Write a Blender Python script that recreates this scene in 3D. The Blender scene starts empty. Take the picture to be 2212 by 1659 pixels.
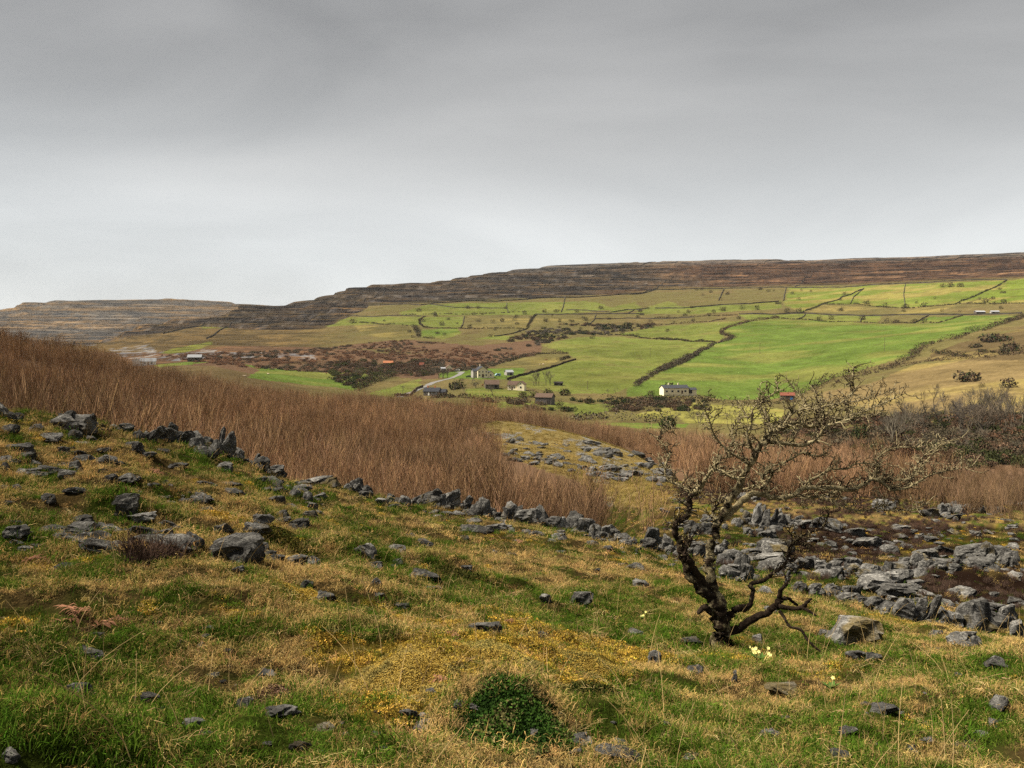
import bpy, bmesh, math
import numpy as np
from mathutils import Vector, Matrix

rng = np.random.default_rng(7)
scene = bpy.context.scene
col = scene.collection

# ------------------------------------------------------------------ camera
W0, H0 = 2212.0, 1659.0            # working pixel frame used for measurements
HFOV = math.radians(55.0)
F = (W0 / 2) / math.tan(HFOV / 2)
CAM_Z = 60.0
PITCH = math.atan((H0 / 2 - 743.0) / F)      # camera looks slightly down
cam_d = bpy.data.cameras.new('camera')
cam_d.sensor_width = 36.0
cam_d.lens = 18.0 / math.tan(HFOV / 2)
cam_d.clip_start = 0.05
cam_d.clip_end = 40000
cam = bpy.data.objects.new('camera', cam_d)
col.objects.link(cam)
cam.location = (0, 0, CAM_Z)
cam.rotation_euler = (math.pi / 2 - PITCH, 0, 0)
scene.camera = cam

# ------------------------------------------------------------------ sky + sun
SUN_AZ = math.radians(-98)         # measured from the view direction, left
SUN_EL = math.radians(57)
world = bpy.data.worlds.new('World')
scene.world = world
world.use_nodes = True
wn = world.node_tree
wn.nodes.clear()
def N(nt, t, **kw):
    n = nt.nodes.new(t)
    for k, v in kw.items():
        setattr(n, k, v)
    return n
def L(nt, a, b):
    nt.links.new(a, b)
wout = N(wn, 'ShaderNodeOutputWorld')
wbg = N(wn, 'ShaderNodeBackground')
sky = N(wn, 'ShaderNodeTexSky', sky_type='NISHITA', sun_disc=False)
sky.sun_elevation = SUN_EL
sky.sun_rotation = SUN_AZ
tc = N(wn, 'ShaderNodeTexCoord')
sep = N(wn, 'ShaderNodeSeparateXYZ')
L(wn, tc.outputs['Generated'], sep.inputs[0])
mp = N(wn, 'ShaderNodeMapping')
mp.inputs['Rotation'].default_value = (0, math.radians(-14), 0)
mp.inputs['Scale'].default_value = (1.0, 1.0, 3.6)
L(wn, tc.outputs['Generated'], mp.inputs[0])
nz = N(wn, 'ShaderNodeTexNoise')
nz.inputs['Scale'].default_value = 1.9
nz.inputs['Detail'].default_value = 5
nz.inputs['Roughness'].default_value = 0.5
nz.inputs['Distortion'].default_value = 0.5
L(wn, mp.outputs[0], nz.inputs['Vector'])
nz2 = N(wn, 'ShaderNodeTexNoise')
nz2.inputs['Scale'].default_value = 1.1
nz2.inputs['Detail'].default_value = 2
L(wn, mp.outputs[0], nz2.inputs['Vector'])
def M(nt, op, a, b=None, clamp=False):
    n = N(nt, 'ShaderNodeMath', operation=op, use_clamp=clamp)
    for i, v in enumerate((a, b)):
        if v is None: continue
        if hasattr(v, 'links') or hasattr(v, 'is_linked'):
            L(nt, v, n.inputs[i])
        else:
            n.inputs[i].default_value = v
    return n.outputs[0]
# elevation, shifted by the clouds' edges
d1 = M(wn, 'SUBTRACT', nz.outputs['Fac'], 0.5)
elev = M(wn, 'ADD', sep.outputs['Z'], M(wn, 'MULTIPLY', d1, 0.10))
elev = M(wn, 'ADD', elev, M(wn, 'MULTIPLY', M(wn, 'SUBTRACT', nz2.outputs['Fac'], 0.5), 0.12))
ramp = N(wn, 'ShaderNodeValToRGB')
els = ramp.color_ramp.elements
els[0].position = 0.0; els[0].color = (0.76, 0.785, 0.79, 1)
els[1].position = 0.09; els[1].color = (0.70, 0.722, 0.728, 1)
for p, c in ((0.16, (0.56, 0.57, 0.568, 1)), (0.22, (0.43, 0.428, 0.418, 1)), (0.30, (0.375, 0.37, 0.36, 1)), (0.42, (0.345, 0.342, 0.335, 1)), (1.0, (0.335, 0.335, 0.33, 1))):
    e = els.new(p); e.color = c
ramp.color_ramp.interpolation = 'B_SPLINE'
L(wn, elev, ramp.inputs[0])
# soft brighter and darker streaks
stv = M(wn, 'ADD', M(wn, 'MULTIPLY', d1, 1.25), M(wn, 'ADD', M(wn, 'MULTIPLY', M(wn, 'SUBTRACT', nz2.outputs['Fac'], .5), .5), 1.0))
cl = N(wn, 'ShaderNodeVectorMath', operation='SCALE')
L(wn, ramp.outputs[0], cl.inputs[0]); L(wn, stv, cl.inputs['Scale'])
cl2 = N(wn, 'ShaderNodeVectorMath', operation='SCALE')
L(wn, cl.outputs[0], cl2.inputs[0]); cl2.inputs['Scale'].default_value = 3.85
mix = N(wn, 'ShaderNodeMix', data_type='RGBA')
mix.inputs['Factor'].default_value = 0.96      # nearly closed cloud cover
L(wn, sky.outputs[0], mix.inputs['A']); L(wn, cl2.outputs[0], mix.inputs['B'])
L(wn, mix.outputs['Result'], wbg.inputs['Color'])
wbg.inputs['Strength'].default_value = 0.1
L(wn, wbg.outputs[0], wout.inputs[0])

sun_d = bpy.data.lights.new('sun', 'SUN')
sun_d.energy = 4.9
sun_d.angle = math.radians(10)
sun_d.color = (1.0, 0.91, 0.76)
sun = bpy.data.objects.new('sun', sun_d)
col.objects.link(sun)
sdir = Vector((math.sin(SUN_AZ) * math.cos(SUN_EL), math.cos(SUN_AZ) * math.cos(SUN_EL), math.sin(SUN_EL)))
sun.rotation_euler = (-sdir).to_track_quat('-Z', 'Y').to_euler()
sun.location = (0, 0, 200)

vs = scene.view_settings
vs.view_transform = 'Standard'
vs.look = 'None'
vs.exposure = 1.4
vs.gamma = 1.0
vs.use_curve_mapping = False
scene.cycles.max_bounces = 4
scene.cycles.diffuse_bounces = 2
scene.cycles.glossy_bounces = 1
scene.cycles.transparent_max_bounces = 4
scene.cycles.volume_bounces = 0
scene.cycles.use_denoising = False
scene.cycles.use_adaptive_sampling = False

# ------------------------------------------------------------------ projection
CP, SP = math.cos(PITCH), math.sin(PITCH)
def ray(u, v):
    """world direction with unit horizontal length: theta, e (tan of elevation)"""
    X = (np.asarray(u, float) - W0 / 2) / F
    Y = -(np.asarray(v, float) - H0 / 2) / F
    fy = CP + Y * SP
    fz = -SP + Y * CP
    h = np.hypot(X, fy)
    return np.arctan2(X, fy), fz / h
def proj(x, y, z):
    dz = z - CAM_Z
    depth = y * CP - dz * SP
    up = y * SP + dz * CP
    depth = np.where(np.abs(depth) < 1e-3, 1e-3, depth)
    u = W0 / 2 + F * x / depth
    v = H0 / 2 - F * up / depth
    return np.where(depth > 0.01, u, -9e4), np.where(depth > 0.01, v, -9e4)
def at(u, v, Y):
    """point on the view ray of a pixel at world depth Y"""
    X = (u - W0 / 2) / F; Yv = -(v - H0 / 2) / F
    fy = CP + Yv * SP; fz = -SP + Yv * CP
    return Vector((X / fy * Y, Y, CAM_Z + fz / fy * Y))
SC = 2212.0 / 2500.0
def zoomf(x0, y0, s):
    return lambda x, y: ((x0 + s * x) * SC, (y0 + s * y) * SC)
Z1 = zoomf(0, 600, .40687); Z2 = zoomf(800, 600, .40687); Z3 = zoomf(1600, 600, .40687)
Q1 = zoomf(0, 950, .36166); Q2 = zoomf(600, 1000, .45208); Q3 = zoomf(1600, 1150, .40687)
Q4 = zoomf(0, 1375, .36166); Q5 = zoomf(700, 1375, .40687); Q6 = zoomf(1600, 1475, .40687)
T6 = zoomf(1550, 900, .44596); T2 = zoomf(1560, 900, .21093); T3 = zoomf(1950, 900, .21097); T4 = zoomf(1600, 1200, .25316)
V4 = zoomf(900, 850, .22604); V5 = zoomf(1400, 880, .27125)

# ------------------------------------------------------------------ noise
def hash01(ix, iy, seed):
    h = (ix.astype(np.int64) * 374761393 + iy.astype(np.int64) * 668265263 + seed * 974634541) & 0xffffffff
    h = ((h ^ (h >> 13)) * 1274126177) & 0xffffffff
    h = h ^ (h >> 16)
    return (h & 0xffffff) / float(0xffffff)
def vnoise(x, y, seed=0):
    xi = np.floor(x); yi = np.floor(y)
    fx = x - xi; fy = y - yi
    fx = fx * fx * fx * (fx * (fx * 6 - 15) + 10); fy = fy * fy * fy * (fy * (fy * 6 - 15) + 10)
    a = hash01(xi, yi, seed); b = hash01(xi + 1, yi, seed); c = hash01(xi, yi + 1, seed); d = hash01(xi + 1, yi + 1, seed)
    return (a + (b - a) * fx) * (1 - fy) + (c + (d - c) * fx) * fy
def fbm(x, y, seed=0, octv=4, gain=.5):
    s = 0; a = 1; t = 0
    for i in range(octv):
        s = s + a * vnoise(x * 2 ** i + 17.3 * i, y * 2 ** i - 9.1 * i, seed + i); t += a; a *= gain
    return s / t
def sstep(a, b, x):
    t = np.clip((x - a) / (b - a), 0, 1)
    return t * t * (3 - 2 * t)

def pchip_prep(x, y):
    """x,y: (n,m) along axis 0 -> slopes"""
    h = np.diff(x, axis=0); d = np.diff(y, axis=0) / h
    m = np.zeros_like(y)
    w1 = 2 * h[1:] + h[:-1]; w2 = h[1:] + 2 * h[:-1]
    same = d[1:] * d[:-1] > 0
    with np.errstate(divide='ignore', invalid='ignore'):
        hm = (w1 + w2) / (w1 / d[:-1] + w2 / d[1:])
    m[1:-1] = np.where(same, hm, 0)
    m[0] = d[0]; m[-1] = d[-1]
    return m
def pchip1(x, y, xq):
    x = np.asarray(x, float)[:, None]; y = np.asarray(y, float)[:, None]
    m = pchip_prep(x, y)[:, 0]; x = x[:, 0]; y = y[:, 0]
    xq = np.clip(xq, x[0], x[-1])
    k = np.clip(np.searchsorted(x, xq) - 1, 0, len(x) - 2)
    h = x[k + 1] - x[k]; t = (xq - x[k]) / h
    return (y[k] * (1 + 2 * t) * (1 - t) ** 2 + h * m[k] * t * (1 - t) ** 2 + y[k + 1] * t * t * (3 - 2 * t) + h * m[k + 1] * t * t * (t - 1))

# ------------------------------------------------------------------ terrain
# each line: points (u, v, d) read off the photograph with an estimated distance, or (u, None, d, z)
def zl(d, pts): return [(u, None, d, z) for u, z in pts]
def vl(d, pts): return [(u, v, d) for u, v in pts]
LINES = [
 zl(0.4, [(-250, -1.60), (2460, -1.62)]),
 zl(1.3, [(-250, -1.56), (1106, -1.62), (2460, -1.68)]),
 [(-250, 1659, 3.45), (400, 1659, 3.65), (1106, 1659, 4.1), (1700, 1659, 4.8), (2460, 1659, 5.6)],
 [(-250, 1500, 4.6), (400, 1500, 4.9), (1106, 1500, 5.8), (1700, 1500, 7.0), (2460, 1500, 8.2)],
 [(-250, 1240, 7.2), (0, 1245, 7.2), (600, 1260, 8.0), (1106, 1330, 9.2), (1563, 1404, 10.6), (1900, 1420, 11.5), (2460, 1440, 12.5)],
 [(-250, 1030, 12.), (0, 1040, 12.), (400, 1080, 13.), (800, 1180, 14.), (1106, 1230, 16.), (1560, 1290, 15.5), (1800, 1335, 15.5), (2212, 1400, 16.5), (2460, 1420, 17)],
 [(-250, 850, 19.), (0, 880, 20.), (150, 912, 21.), (330, 950, 22.), (450, 980, 22.), (600, 1032, 23.), (700, 1052, 25.), (850, 1088, 28.), (1000, 1112, 29.), (1150, 1135, 30.), (1300, 1160, 31.), (1450, 1200, 29.), (1600, 1250, 25.), (1750, 1285, 22.5), (1900, 1330, 21.5), (2212, 1390, 21.), (2460, 1420, 21)],
 [(-250, None, 31, -3.8), (0, None, 31, -4.4), (300, None, 32, -5.4), (600, None, 34, -7.0), (1000, None, 40, -8.5), (1300, None, 43, -9.1), (1450, 1140, 37), (1700, 1190, 33.5), (2000, 1245, 31), (2212, 1290, 30), (2460, 1310, 30)],
 [(-250, None, 60, -4.2), (0, None, 60, -5), (600, None, 60, -8.2), (1000, None, 62, -10.2), (1300, None, 62, -10.6), (1450, 1062, 56), (1700, 1080, 60), (2000, 1090, 62), (2212, 1110, 58), (2460, 1130, 58)],
 [(-250, None, 85, -4), (0, None, 85, -5), (600, None, 85, -8.5), (1000, None, 85, -10.2), (1106, 990, 85), (1250, 1000, 85), (1350, 1018, 85), (1450, None, 85, -11.9), (1700, None, 85, -13.5), (2212, None, 85, -14.5)],
 [(-250, None, 108, -3.), (0, None, 108, -4.2), (300, None, 108, -6.5), (600, None, 108, -9.3), (950, None, 108, -10.8), (1040, 920, 108), (1150, 930, 108), (1250, 945, 108), (1350, 975, 108), (1450, None, 108, -14), (1700, None, 108, -16), (2212, None, 108, -17.5)],
 zl(160, [(-250, 1.2), (0, -.4), (300, -5.2), (600, -9.3), (1000, -12.4), (1400, -17.5), (2212, -22)]),
 zl(260, [(-250, -6), (0, -10), (300, -16), (600, -18.5), (1000, -20.5), (1400, -26), (1700, -29), (2212, -30)]),
 [(-250, None, 420, -25), (0, None, 420, -25), (300, None, 420, -25), (600, None, 420, -22), (900, 872, 420), (1106, 885, 420), (1400, 907, 420), (1700, 917, 420), (2000, 900, 420), (2212, 885, 420), (2460, 880, 420)],
 [(-250, None, 600, -25), (0, None, 600, -25), (300, 812, 600), (450, 815, 600), (700, 842, 600), (930, 846, 600), (1045, 832, 600), (1180, 840, 600), (1300, 848, 600), (1465, 853, 600), (1700, 862, 600), (1850, 842, 600), (2000, 818, 600), (2212, 795, 600), (2460, 780, 600)],
 [(-250, None, 900, -15), (0, None, 900, -14), (300, 787, 900), (420, 779, 900), (600, 776, 900), (850, 775, 900), (1106, 775, 900), (1300, 765, 900), (1600, 765, 900), (1900, 742, 900), (2212, 715, 900), (2460, 700, 900)],
 [(-250, None, 1250, -4), (0, None, 1250, -2), (240, 758, 1250), (400, 747, 1250), (600, 740, 1250), (900, 715, 1250), (1106, 710, 1250), (1400, 710, 1250), (1600, 695, 1250), (1900, 690, 1250), (2212, 675, 1250), (2460, 665, 1250)],
 [(-250, None, 1600, 2), (0, None, 1600, 3), (240, 748, 1600), (400, 718, 1600), (600, 690, 1600), (720, 680, 1600), (900, 665, 1600), (1200, 658, 1600), (1500, 650, 1600), (1800, 637, 1600), (2000, 612, 1700), (2212, 601, 1700), (2460, 595, 1700)],
 [(-250, None, 1760, 4), (0, None, 1760, 5), (230, 738, 1760), (300, 717, 1760), (420, 697, 1760), (520, 671, 1800), (640, 664, 1850), (750, 645, 1900), (900, 630, 2000), (1106, 612, 2100), (1500, 605, 2150), (1800, 598, 2150), (2212, 580, 2150), (2460, 575, 2150)],
 [(-250, None, 1950, 6), (0, None, 1950, 6), (180, 744, 1950), (240, 728, 1950), (300, 706, 1950), (400, 691, 1950), (480, 686, 1950), (520, 661, 2000), (620, 656, 2050), (720, 634, 2100), (760, 621, 2150), (860, 613, 2200), (960, 606, 2300), (1050, 593, 2400), (1150, 581, 2450), (1250, 571, 2500), (1350, 567, 2500), (1600, 563, 2500), (1900, 558, 2500), (2100, 550, 2500), (2212, 548, 2500), (2460, 546, 2500)],
 [(-250, None, 2400, 6), (240, None, 2400, 8), (520, None, 2500, 60), (760, None, 2600, 100), (1250, None, 3000, 170), (2460, None, 3000, 200)],
 [(-250, 741, 3500), (300, 738, 3500), (540, 735, 3500), (760, None, 3500, 60), (1250, None, 3600, 120), (2460, None, 3600, 140)],
 [(-250, 722, 3800), (300, 712, 3800), (540, 705, 3800), (760, None, 3800, 60), (1250, None, 3900, 120), (2460, None, 3900, 140)],
 [(-250, 700, 4150), (0, 693, 4150), (300, 683, 4150), (540, 684, 4150), (760, None, 4150, 80), (1250, None, 4150, 120), (2460, None, 4150, 140)],
 [(-250, 676, 4600), (-20, 669, 4600), (28, 663, 4600), (46, 653, 4600), (200, 647, 4600), (350, 646, 4600), (450, 649, 4600), (540, 656, 4600), (640, 664, 4600), (800, None, 4600, 120), (2460, None, 4600, 120)],
 zl(6500, [(-250, 120), (540, 120), (2460, 110)]),
 zl(14000, [(-250, 0), (2460, 0)]),
]
TH0 = math.radians(33)
th_f = np.linspace(-TH0, TH0, 521)
th_c = np.radians(np.array([37, 42, 48, 55, 63, 72, 82, 95, 110, 125, 140, 155, 168, 180.]))
theta = np.concatenate([-th_c[::-1], th_f, th_c])
segs = [(0.4, 3.0, .03), (3.0, 42., .0105), (42, 320, .015), (320, 1300, .0078), (1300, 2600, .0032), (2600, 2720, .012), (2720, 3400, .02), (3400, 4700, .0045), (4700, 5000, .02), (5000, 14000, .09)]
sr = []
for a, b, ds in segs:
    n = int(math.ceil(math.log(b / a) / ds))
    sr.append(np.linspace(math.log(a), math.log(b), n, endpoint=False))
srow = np.concatenate(sr + [np.array([math.log(14000)])])
rrow = np.exp(srow)
nR, nT = len(srow), len(theta)

Lz = np.zeros((len(LINES), nT)); Ls = np.zeros((len(LINES), nT))
for i, ln in enumerate(LINES):
    tt, zz, ss = [], [], []
    for p in ln:
        if p[1] is None:
            t, _ = ray(p[0], 743.0); z = p[3]
        else:
            t, e = ray(p[0], p[1]); z = e * p[2]
        tt.append(float(t)); zz.append(float(z)); ss.append(math.log(p[2]))
    za = 0.5 * (zz[0] + zz[-1]); sa = 0.5 * (ss[0] + ss[-1])
    tt = [-math.pi] + tt + [math.pi]; zz = [za] + zz + [za]; ss = [sa] + ss + [sa]
    Lz[i] = pchip1(tt, zz, theta); Ls[i] = pchip1(tt, ss, theta)
# all columns to the common rows
mm = pchip_prep(Ls, Lz)
Zg = np.zeros((nR, nT))
for j in range(nT):
    x = Ls[:, j]; y = Lz[:, j]; m = mm[:, j]
    xq = np.clip(srow, x[0], x[-1])
    k = np.clip(np.searchsorted(x, xq) - 1, 0, len(x) - 2)
    h = x[k + 1] - x[k]; t = (xq - x[k]) / h
    Zg[:, j] = y[k] * (1 + 2 * t) * (1 - t) ** 2 + h * m[k] * t * (1 - t) ** 2 + y[k + 1] * t * t * (3 - 2 * t) + h * m[k + 1] * t * t * (t - 1)
Zg += CAM_Z
XX = rrow[:, None] * np.sin(theta)[None, :]
YY = rrow[:, None] * np.cos(theta)[None, :]
RR = np.repeat(rrow[:, None], nT, 1)

def gsample(G, x, y):
    x = np.asarray(x, float); y = np.asarray(y, float)
    th = np.arctan2(x, y); s = np.log(np.maximum(np.hypot(x, y), .41))
    j = np.clip(np.searchsorted(theta, th) - 1, 0, nT - 2); i = np.clip(np.searchsorted(srow, s) - 1, 0, nR - 2)
    fj = (th - theta[j]) / (theta[j + 1] - theta[j]); fi = (s - srow[i]) / (srow[i + 1] - srow[i])
    return (G[i, j] * (1 - fi) + G[i + 1, j] * fi) * (1 - fj) + (G[i, j + 1] * (1 - fi) + G[i + 1, j + 1] * fi) * fj
def gz(x, y): return gsample(Zg, x, y)
def cast(u, v, rmin=2.0, rmax=1e9):
    """first terrain point seen through a pixel beyond rmin (closest approach when none)"""
    t, e = ray(u, v); t = float(t); e = float(e)
    j = int(np.clip(np.searchsorted(theta, t) - 1, 0, nT - 2)); f = (t - theta[j]) / (theta[j + 1] - theta[j])
    zc = Zg[:, j] * (1 - f) + Zg[:, j + 1] * f - CAM_Z
    diff = zc / rrow - e
    ok = np.where((rrow >= rmin) & (rrow <= rmax))[0]
    hit = ok[diff[ok] >= 0]
    if len(hit) == 0:
        k = ok[np.argmax(diff[ok])]; r = rrow[k]
    else:
        k = hit[0]
        if k > 0 and diff[k - 1] < 0 and rrow[k - 1] >= rmin * .97:
            g = -diff[k - 1] / (diff[k] - diff[k - 1]); r = rrow[k - 1] + g * (rrow[k] - rrow[k - 1])
        else: r = rrow[k]
    x = r * math.sin(t); y = r * math.cos(t)
    return Vector((x, y, float(gz(x, y))))

# explicit humps of the near slope: (u, v, radius m, height m)
HUMPS = [(1090, 1590, .30, .25), (860, 1465, .42, .13), (1130, 1440, .42, .12), (1300, 1465, .31, .16), (1290, 1570, .22, .08),
         (600, 1175, .45, .18), (300, 1060, .6, .2), (940, 1105, 1.0, .28), (960, 1240, .45, .18), (270, 1000, .6, .15), (1930, 1340, .7, .25),
         (320, 1220, .5, .15), (1820, 1465, .5, .1), (590, 1505, .14, .10), (1200, 1215, .7, .15), (1490, 1260, .5, .12), (60, 1640, .35, .12),
         (2100, 1250, 1.4, .4), (1780, 1160, 1.5, .4), (240, 1120, .5, .15)]
for (u, v, rad, hgt) in HUMPS:
    p = cast(u, v)
    d2 = (XX - p.x) ** 2 + (YY - p.y) ** 2
    Zg += hgt * np.exp(-(d2 / (rad * rad)) ** (1.7 if rad == .30 else 1.0)) * (RR < 60)
# small-scale relief
nearw = sstep(2.2, 4.5, RR) * (1 - sstep(45, 70, RR))
Zg += nearw * ((fbm(XX / 1.7, YY / 1.7, 3, 4) - .5) * .38 + (fbm(XX / .5, YY / .5, 31, 3) - .5) * .23)
midw = sstep(45, 70, RR) * (1 - sstep(300, 420, RR))
Zg += midw * (fbm(XX / 14, YY / 14, 5, 3) - .5) * 1.5
farw = sstep(380, 600, RR)
Zg += farw * ((fbm(XX / 150, YY / 150, 8, 4) - .5) * 8 + (fbm(XX / 38, YY / 38, 9, 3) - .5) * 2.4)
# ------------------------------------------------------------------ land cover
def inpoly(poly, u, v):
    poly = np.asarray(poly, float); inside = np.zeros(np.shape(u), bool)
    x1, y1 = poly[-1]
    for x2, y2 in poly:
        c = ((y1 > v) != (y2 > v))
        with np.errstate(divide='ignore', invalid='ignore'):
            xi = (x2 - x1) * (v - y1) / (y2 - y1) + x1
        inside ^= c & (u < xi)
        x1, y1 = x2, y2
    return inside
def zz(fn, pts): return [fn(a, b) for a, b in pts]
ROCKLINE = zz(Z1, [(-100, 640), (560, 600), (700, 575), (900, 540), (1200, 490), (1400, 500), (1700, 515), (1950, 500), (2100, 430), (2212, 380)]) + \
           zz(Z2, [(150, 366), (420, 358), (600, 347), (900, 335), (1200, 325), (1880, 290)]) + \
           zz(Z3, [(0, 266), (400, 258), (780, 250), (1250, 240), (1700, 215), (2110, 205), (2300, 190)])
RL = np.array(ROCKLINE)
def rockline(u): return np.interp(u, RL[:, 0], RL[:, 1])

GREEN = (.070, .102, .020); YGREEN = (.096, .112, .026); PALE = (.165, .155, .042); ROUGH = (.092, .080, .031)
OLIVE = (.078, .057, .028); STRAW = (.128, .094, .043); DARKR = (.034, .030, .029); LIME = (.145, .145, .155)
HEATH = (.062, .037, .026); TAWNY = (.19, .115, .055); SCRUB = (.095, .058, .036)
FIELDS = [
 # rough pasture strips under the terraces
 (zz(Z2, [(430, 400), (600, 350), (1200, 340), (1420, 340), (1600, 335), (1740, 380), (1420, 410), (1180, 415), (440, 418)]), YGREEN),
 (zz(Z2, [(1420, 340), (1560, 330), (1640, 385), (1430, 385)]), YGREEN),
 (zz(Z2, [(1690, 370), (1850, 330), (1890, 385), (1700, 400)]), YGREEN),
 (zz(Z2, [(1930, 375), (2050, 332), (2150, 370), (2300, 372), (2300, 405), (1810, 412)]), YGREEN),
 (zz(Z3, [(-60, 370), (60, 335), (170, 365), (540, 350), (760, 330), (760, 375), (400, 400), (-60, 408)]), YGREEN),
 (zz(Z2, [(-20, 490), (100, 430), (560, 425), (550, 480), (420, 472), (200, 470)]), YGREEN),
 (zz(Z2, [(580, 425), (820, 425), (800, 492), (600, 488), (560, 460)]), YGREEN),
 (zz(Z2, [(830, 425), (1240, 415), (1190, 498), (810, 492)]), ROUGH),
 (zz(Z2, [(1260, 415), (1600, 415), (1580, 470), (1400, 465), (1220, 492)]), ROUGH),
 (zz(Z2, [(560, 500), (780, 498), (800, 530), (700, 560), (570, 545)]), GREEN),
 (zz(Z2, [(880, 560), (1000, 540), (1120, 540), (1090, 570)]), YGREEN),
 (zz(Z2, [(150, 480), (480, 485), (530, 530), (520, 560), (400, 575), (250, 540)]), ROUGH),
 # the upper right pastures
 (zz(Z3, [(800, 250), (1260, 240), (2110, 207), (2000, 285), (1880, 340), (1500, 372), (1380, 366), (1200, 347), (1000, 345), (880, 400), (770, 350)]), (.10, .125, .024)),
 (zz(Z3, [(2115, 207), (2300, 192), (2300, 342), (1900, 342), (2000, 285)]), (.10, .128, .022)),
 (zz(Z3, [(1000, 352), (1390, 374), (1800, 355), (1700, 400), (1500, 412), (900, 410)]), ROUGH),
 (zz(Z3, [(500, 415), (900, 412), (1360, 420), (1340, 462), (960, 448), (760, 432), (560, 450)]), YGREEN),
 (zz(Z3, [(1640, 425), (1830, 420), (1700, 460), (1560, 460)]), GREEN),
 # big fields
 (zz(Z3, [(-60, 815), (0, 770), (190, 690), (350, 590), (480, 555), (400, 520), (430, 495), (560, 455), (740, 435), (960, 450), (1360, 468), (1700, 465), (1840, 420), (2190, 418), (2000, 500), (1600, 595), (1540, 660), (1060, 795), (880, 890), (700, 925), (400, 925), (250, 890), (0, 905), (-180, 905), (-160, 850)]), GREEN),
 (zz(Z2, [(1280, 600), (1500, 545), (1740, 545), (1900, 562), (2330, 582), (2210, 655), (1870, 830), (1700, 888), (1480, 890), (1200, 850), (1090, 805), (1290, 745), (1490, 682), (1440, 640)]), YGREEN),
 (zz(Z2, [(1740, 530), (1960, 487), (2212, 478), (2370, 462), (2370, 560), (2212, 570), (1900, 555)]), YGREEN),
 (zz(Z3, [(-20, 482), (100, 478), (330, 462), (560, 450), (430, 490), (380, 520), (420, 560), (350, 577), (0, 562)]), YGREEN),
 # round the houses
 (zz(Z2, [(1060, 700), (1200, 670), (1380, 655), (1390, 690), (1290, 735), (1080, 800), (960, 800), (1010, 730)]), ROUGH),
 (zz(Z2, [(680, 760), (880, 740), (1180, 735), (1180, 770), (1070, 800), (800, 800), (660, 790)]), GREEN),
 (zz(Z2, [(240, 890), (560, 800), (560, 850), (400, 910)]), YGREEN),
 (zz(Z2, [(-60, 830), (0, 770), (150, 762), (300, 780), (260, 830), (150, 870)]), GREEN),
 (zz(Z2, [(820, 860), (960, 845), (1240, 870), (1230, 905), (840, 905)]), YGREEN),
 (zz(Z2, [(860, 940), (1230, 930), (1700, 950), (1650, 985), (1100, 975), (860, 960)]), YGREEN),
 (zz(Z1, [(1430, 705), (1620, 735), (1900, 755), (2140, 790), (2212, 830), (2130, 860), (1900, 840), (1650, 815), (1480, 790), (1560, 745)]), GREEN),
 (zz(Z1, [(920, 715), (1120, 698), (1270, 700), (1100, 720), (960, 730)]), GREEN),
 (zz(Z1, [(960, 640), (1060, 610), (1270, 575), (1280, 590), (1120, 640), (1000, 650)]), YGREEN),
 (zz(Z1, [(1180, 480), (1380, 470), (1370, 492), (1230, 500)]), YGREEN),
 (zz(Z1, [(1950, 490), (2060, 430), (2300, 425), (2300, 470), (2100, 480)]), YGREEN),
 # pale meadow below the bungalow
 (zz(V5, [(520, 490), (760, 440), (1080, 380), (1200, 395), (1700, 420), (1900, 440), (1900, 580), (1000, 560), (950, 500), (700, 520)]), PALE),
 (zz(V5, [(200, 575), (400, 560), (1050, 570), (1000, 610), (600, 620)]), GREEN),
 (zz(V5, [(0, 440), (250, 390), (420, 370), (400, 440), (180, 475), (0, 490)]), YGREEN),
 # tawny hill on the right
 (zz(Z3, [(1000, 880), (1300, 820), (1560, 710), (1900, 690), (2300, 680), (2300, 1000), (1500, 1010), (1000, 930)]), STRAW),
 (zz(Z3, [(1640, 650), (1800, 590), (2100, 520), (2300, 470), (2300, 690), (1900, 690), (1650, 690)]), OLIVE),
]
U, V = proj(XX, YY, Zg)
far = RR > 330
# terraced limestone
up_w = sstep(0, 10, rockline(U) - V) * (RR > 1150) * (RR < 3300)
up_w = np.maximum(up_w, sstep(3350, 3500, RR) * (RR < 5500))
per = np.where(RR > 3300, 13.0, 11.0) * 1.0
ph = (Zg - CAM_Z) / per + 2.2 * (fbm(XX / 300, YY / 300, 21, 4) - .5)
fr = ph - np.floor(ph)
riser = sstep(.62, .98, fr)
Zt = Zg + per * (riser - fr) * (.55 + .8 * fbm(XX / 160, YY / 160, 23, 3))
Zg = Zg + (Zt - Zg) * up_w
U, V = proj(XX, YY, Zg)
grad = np.zeros_like(Zg)
grad[1:-1] = (Zg[2:] - Zg[:-2]) / (RR[2:] - RR[:-2])

n1 = fbm(XX / 60, YY / 60, 40, 4); n2 = fbm(XX / 16, YY / 16, 44, 4); n3 = fbm(XX / 260, YY / 260, 47, 3)
C = np.zeros((nR, nT, 3))
def lay(mask, colr):
    m = mask[..., None]
    C[:] = C * (1 - m) + np.asarray(colr) * m
C[:] = np.asarray(ROUGH)
# left: olive-brown slope, right: rough pasture
lay(1 - sstep(600, 780, U + 160 * (n3 - .5)), OLIVE)
lay(.5 * sstep(.52, .7, n1), STRAW)
lay(.5 * sstep(.55, .7, n2), OLIVE)
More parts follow.
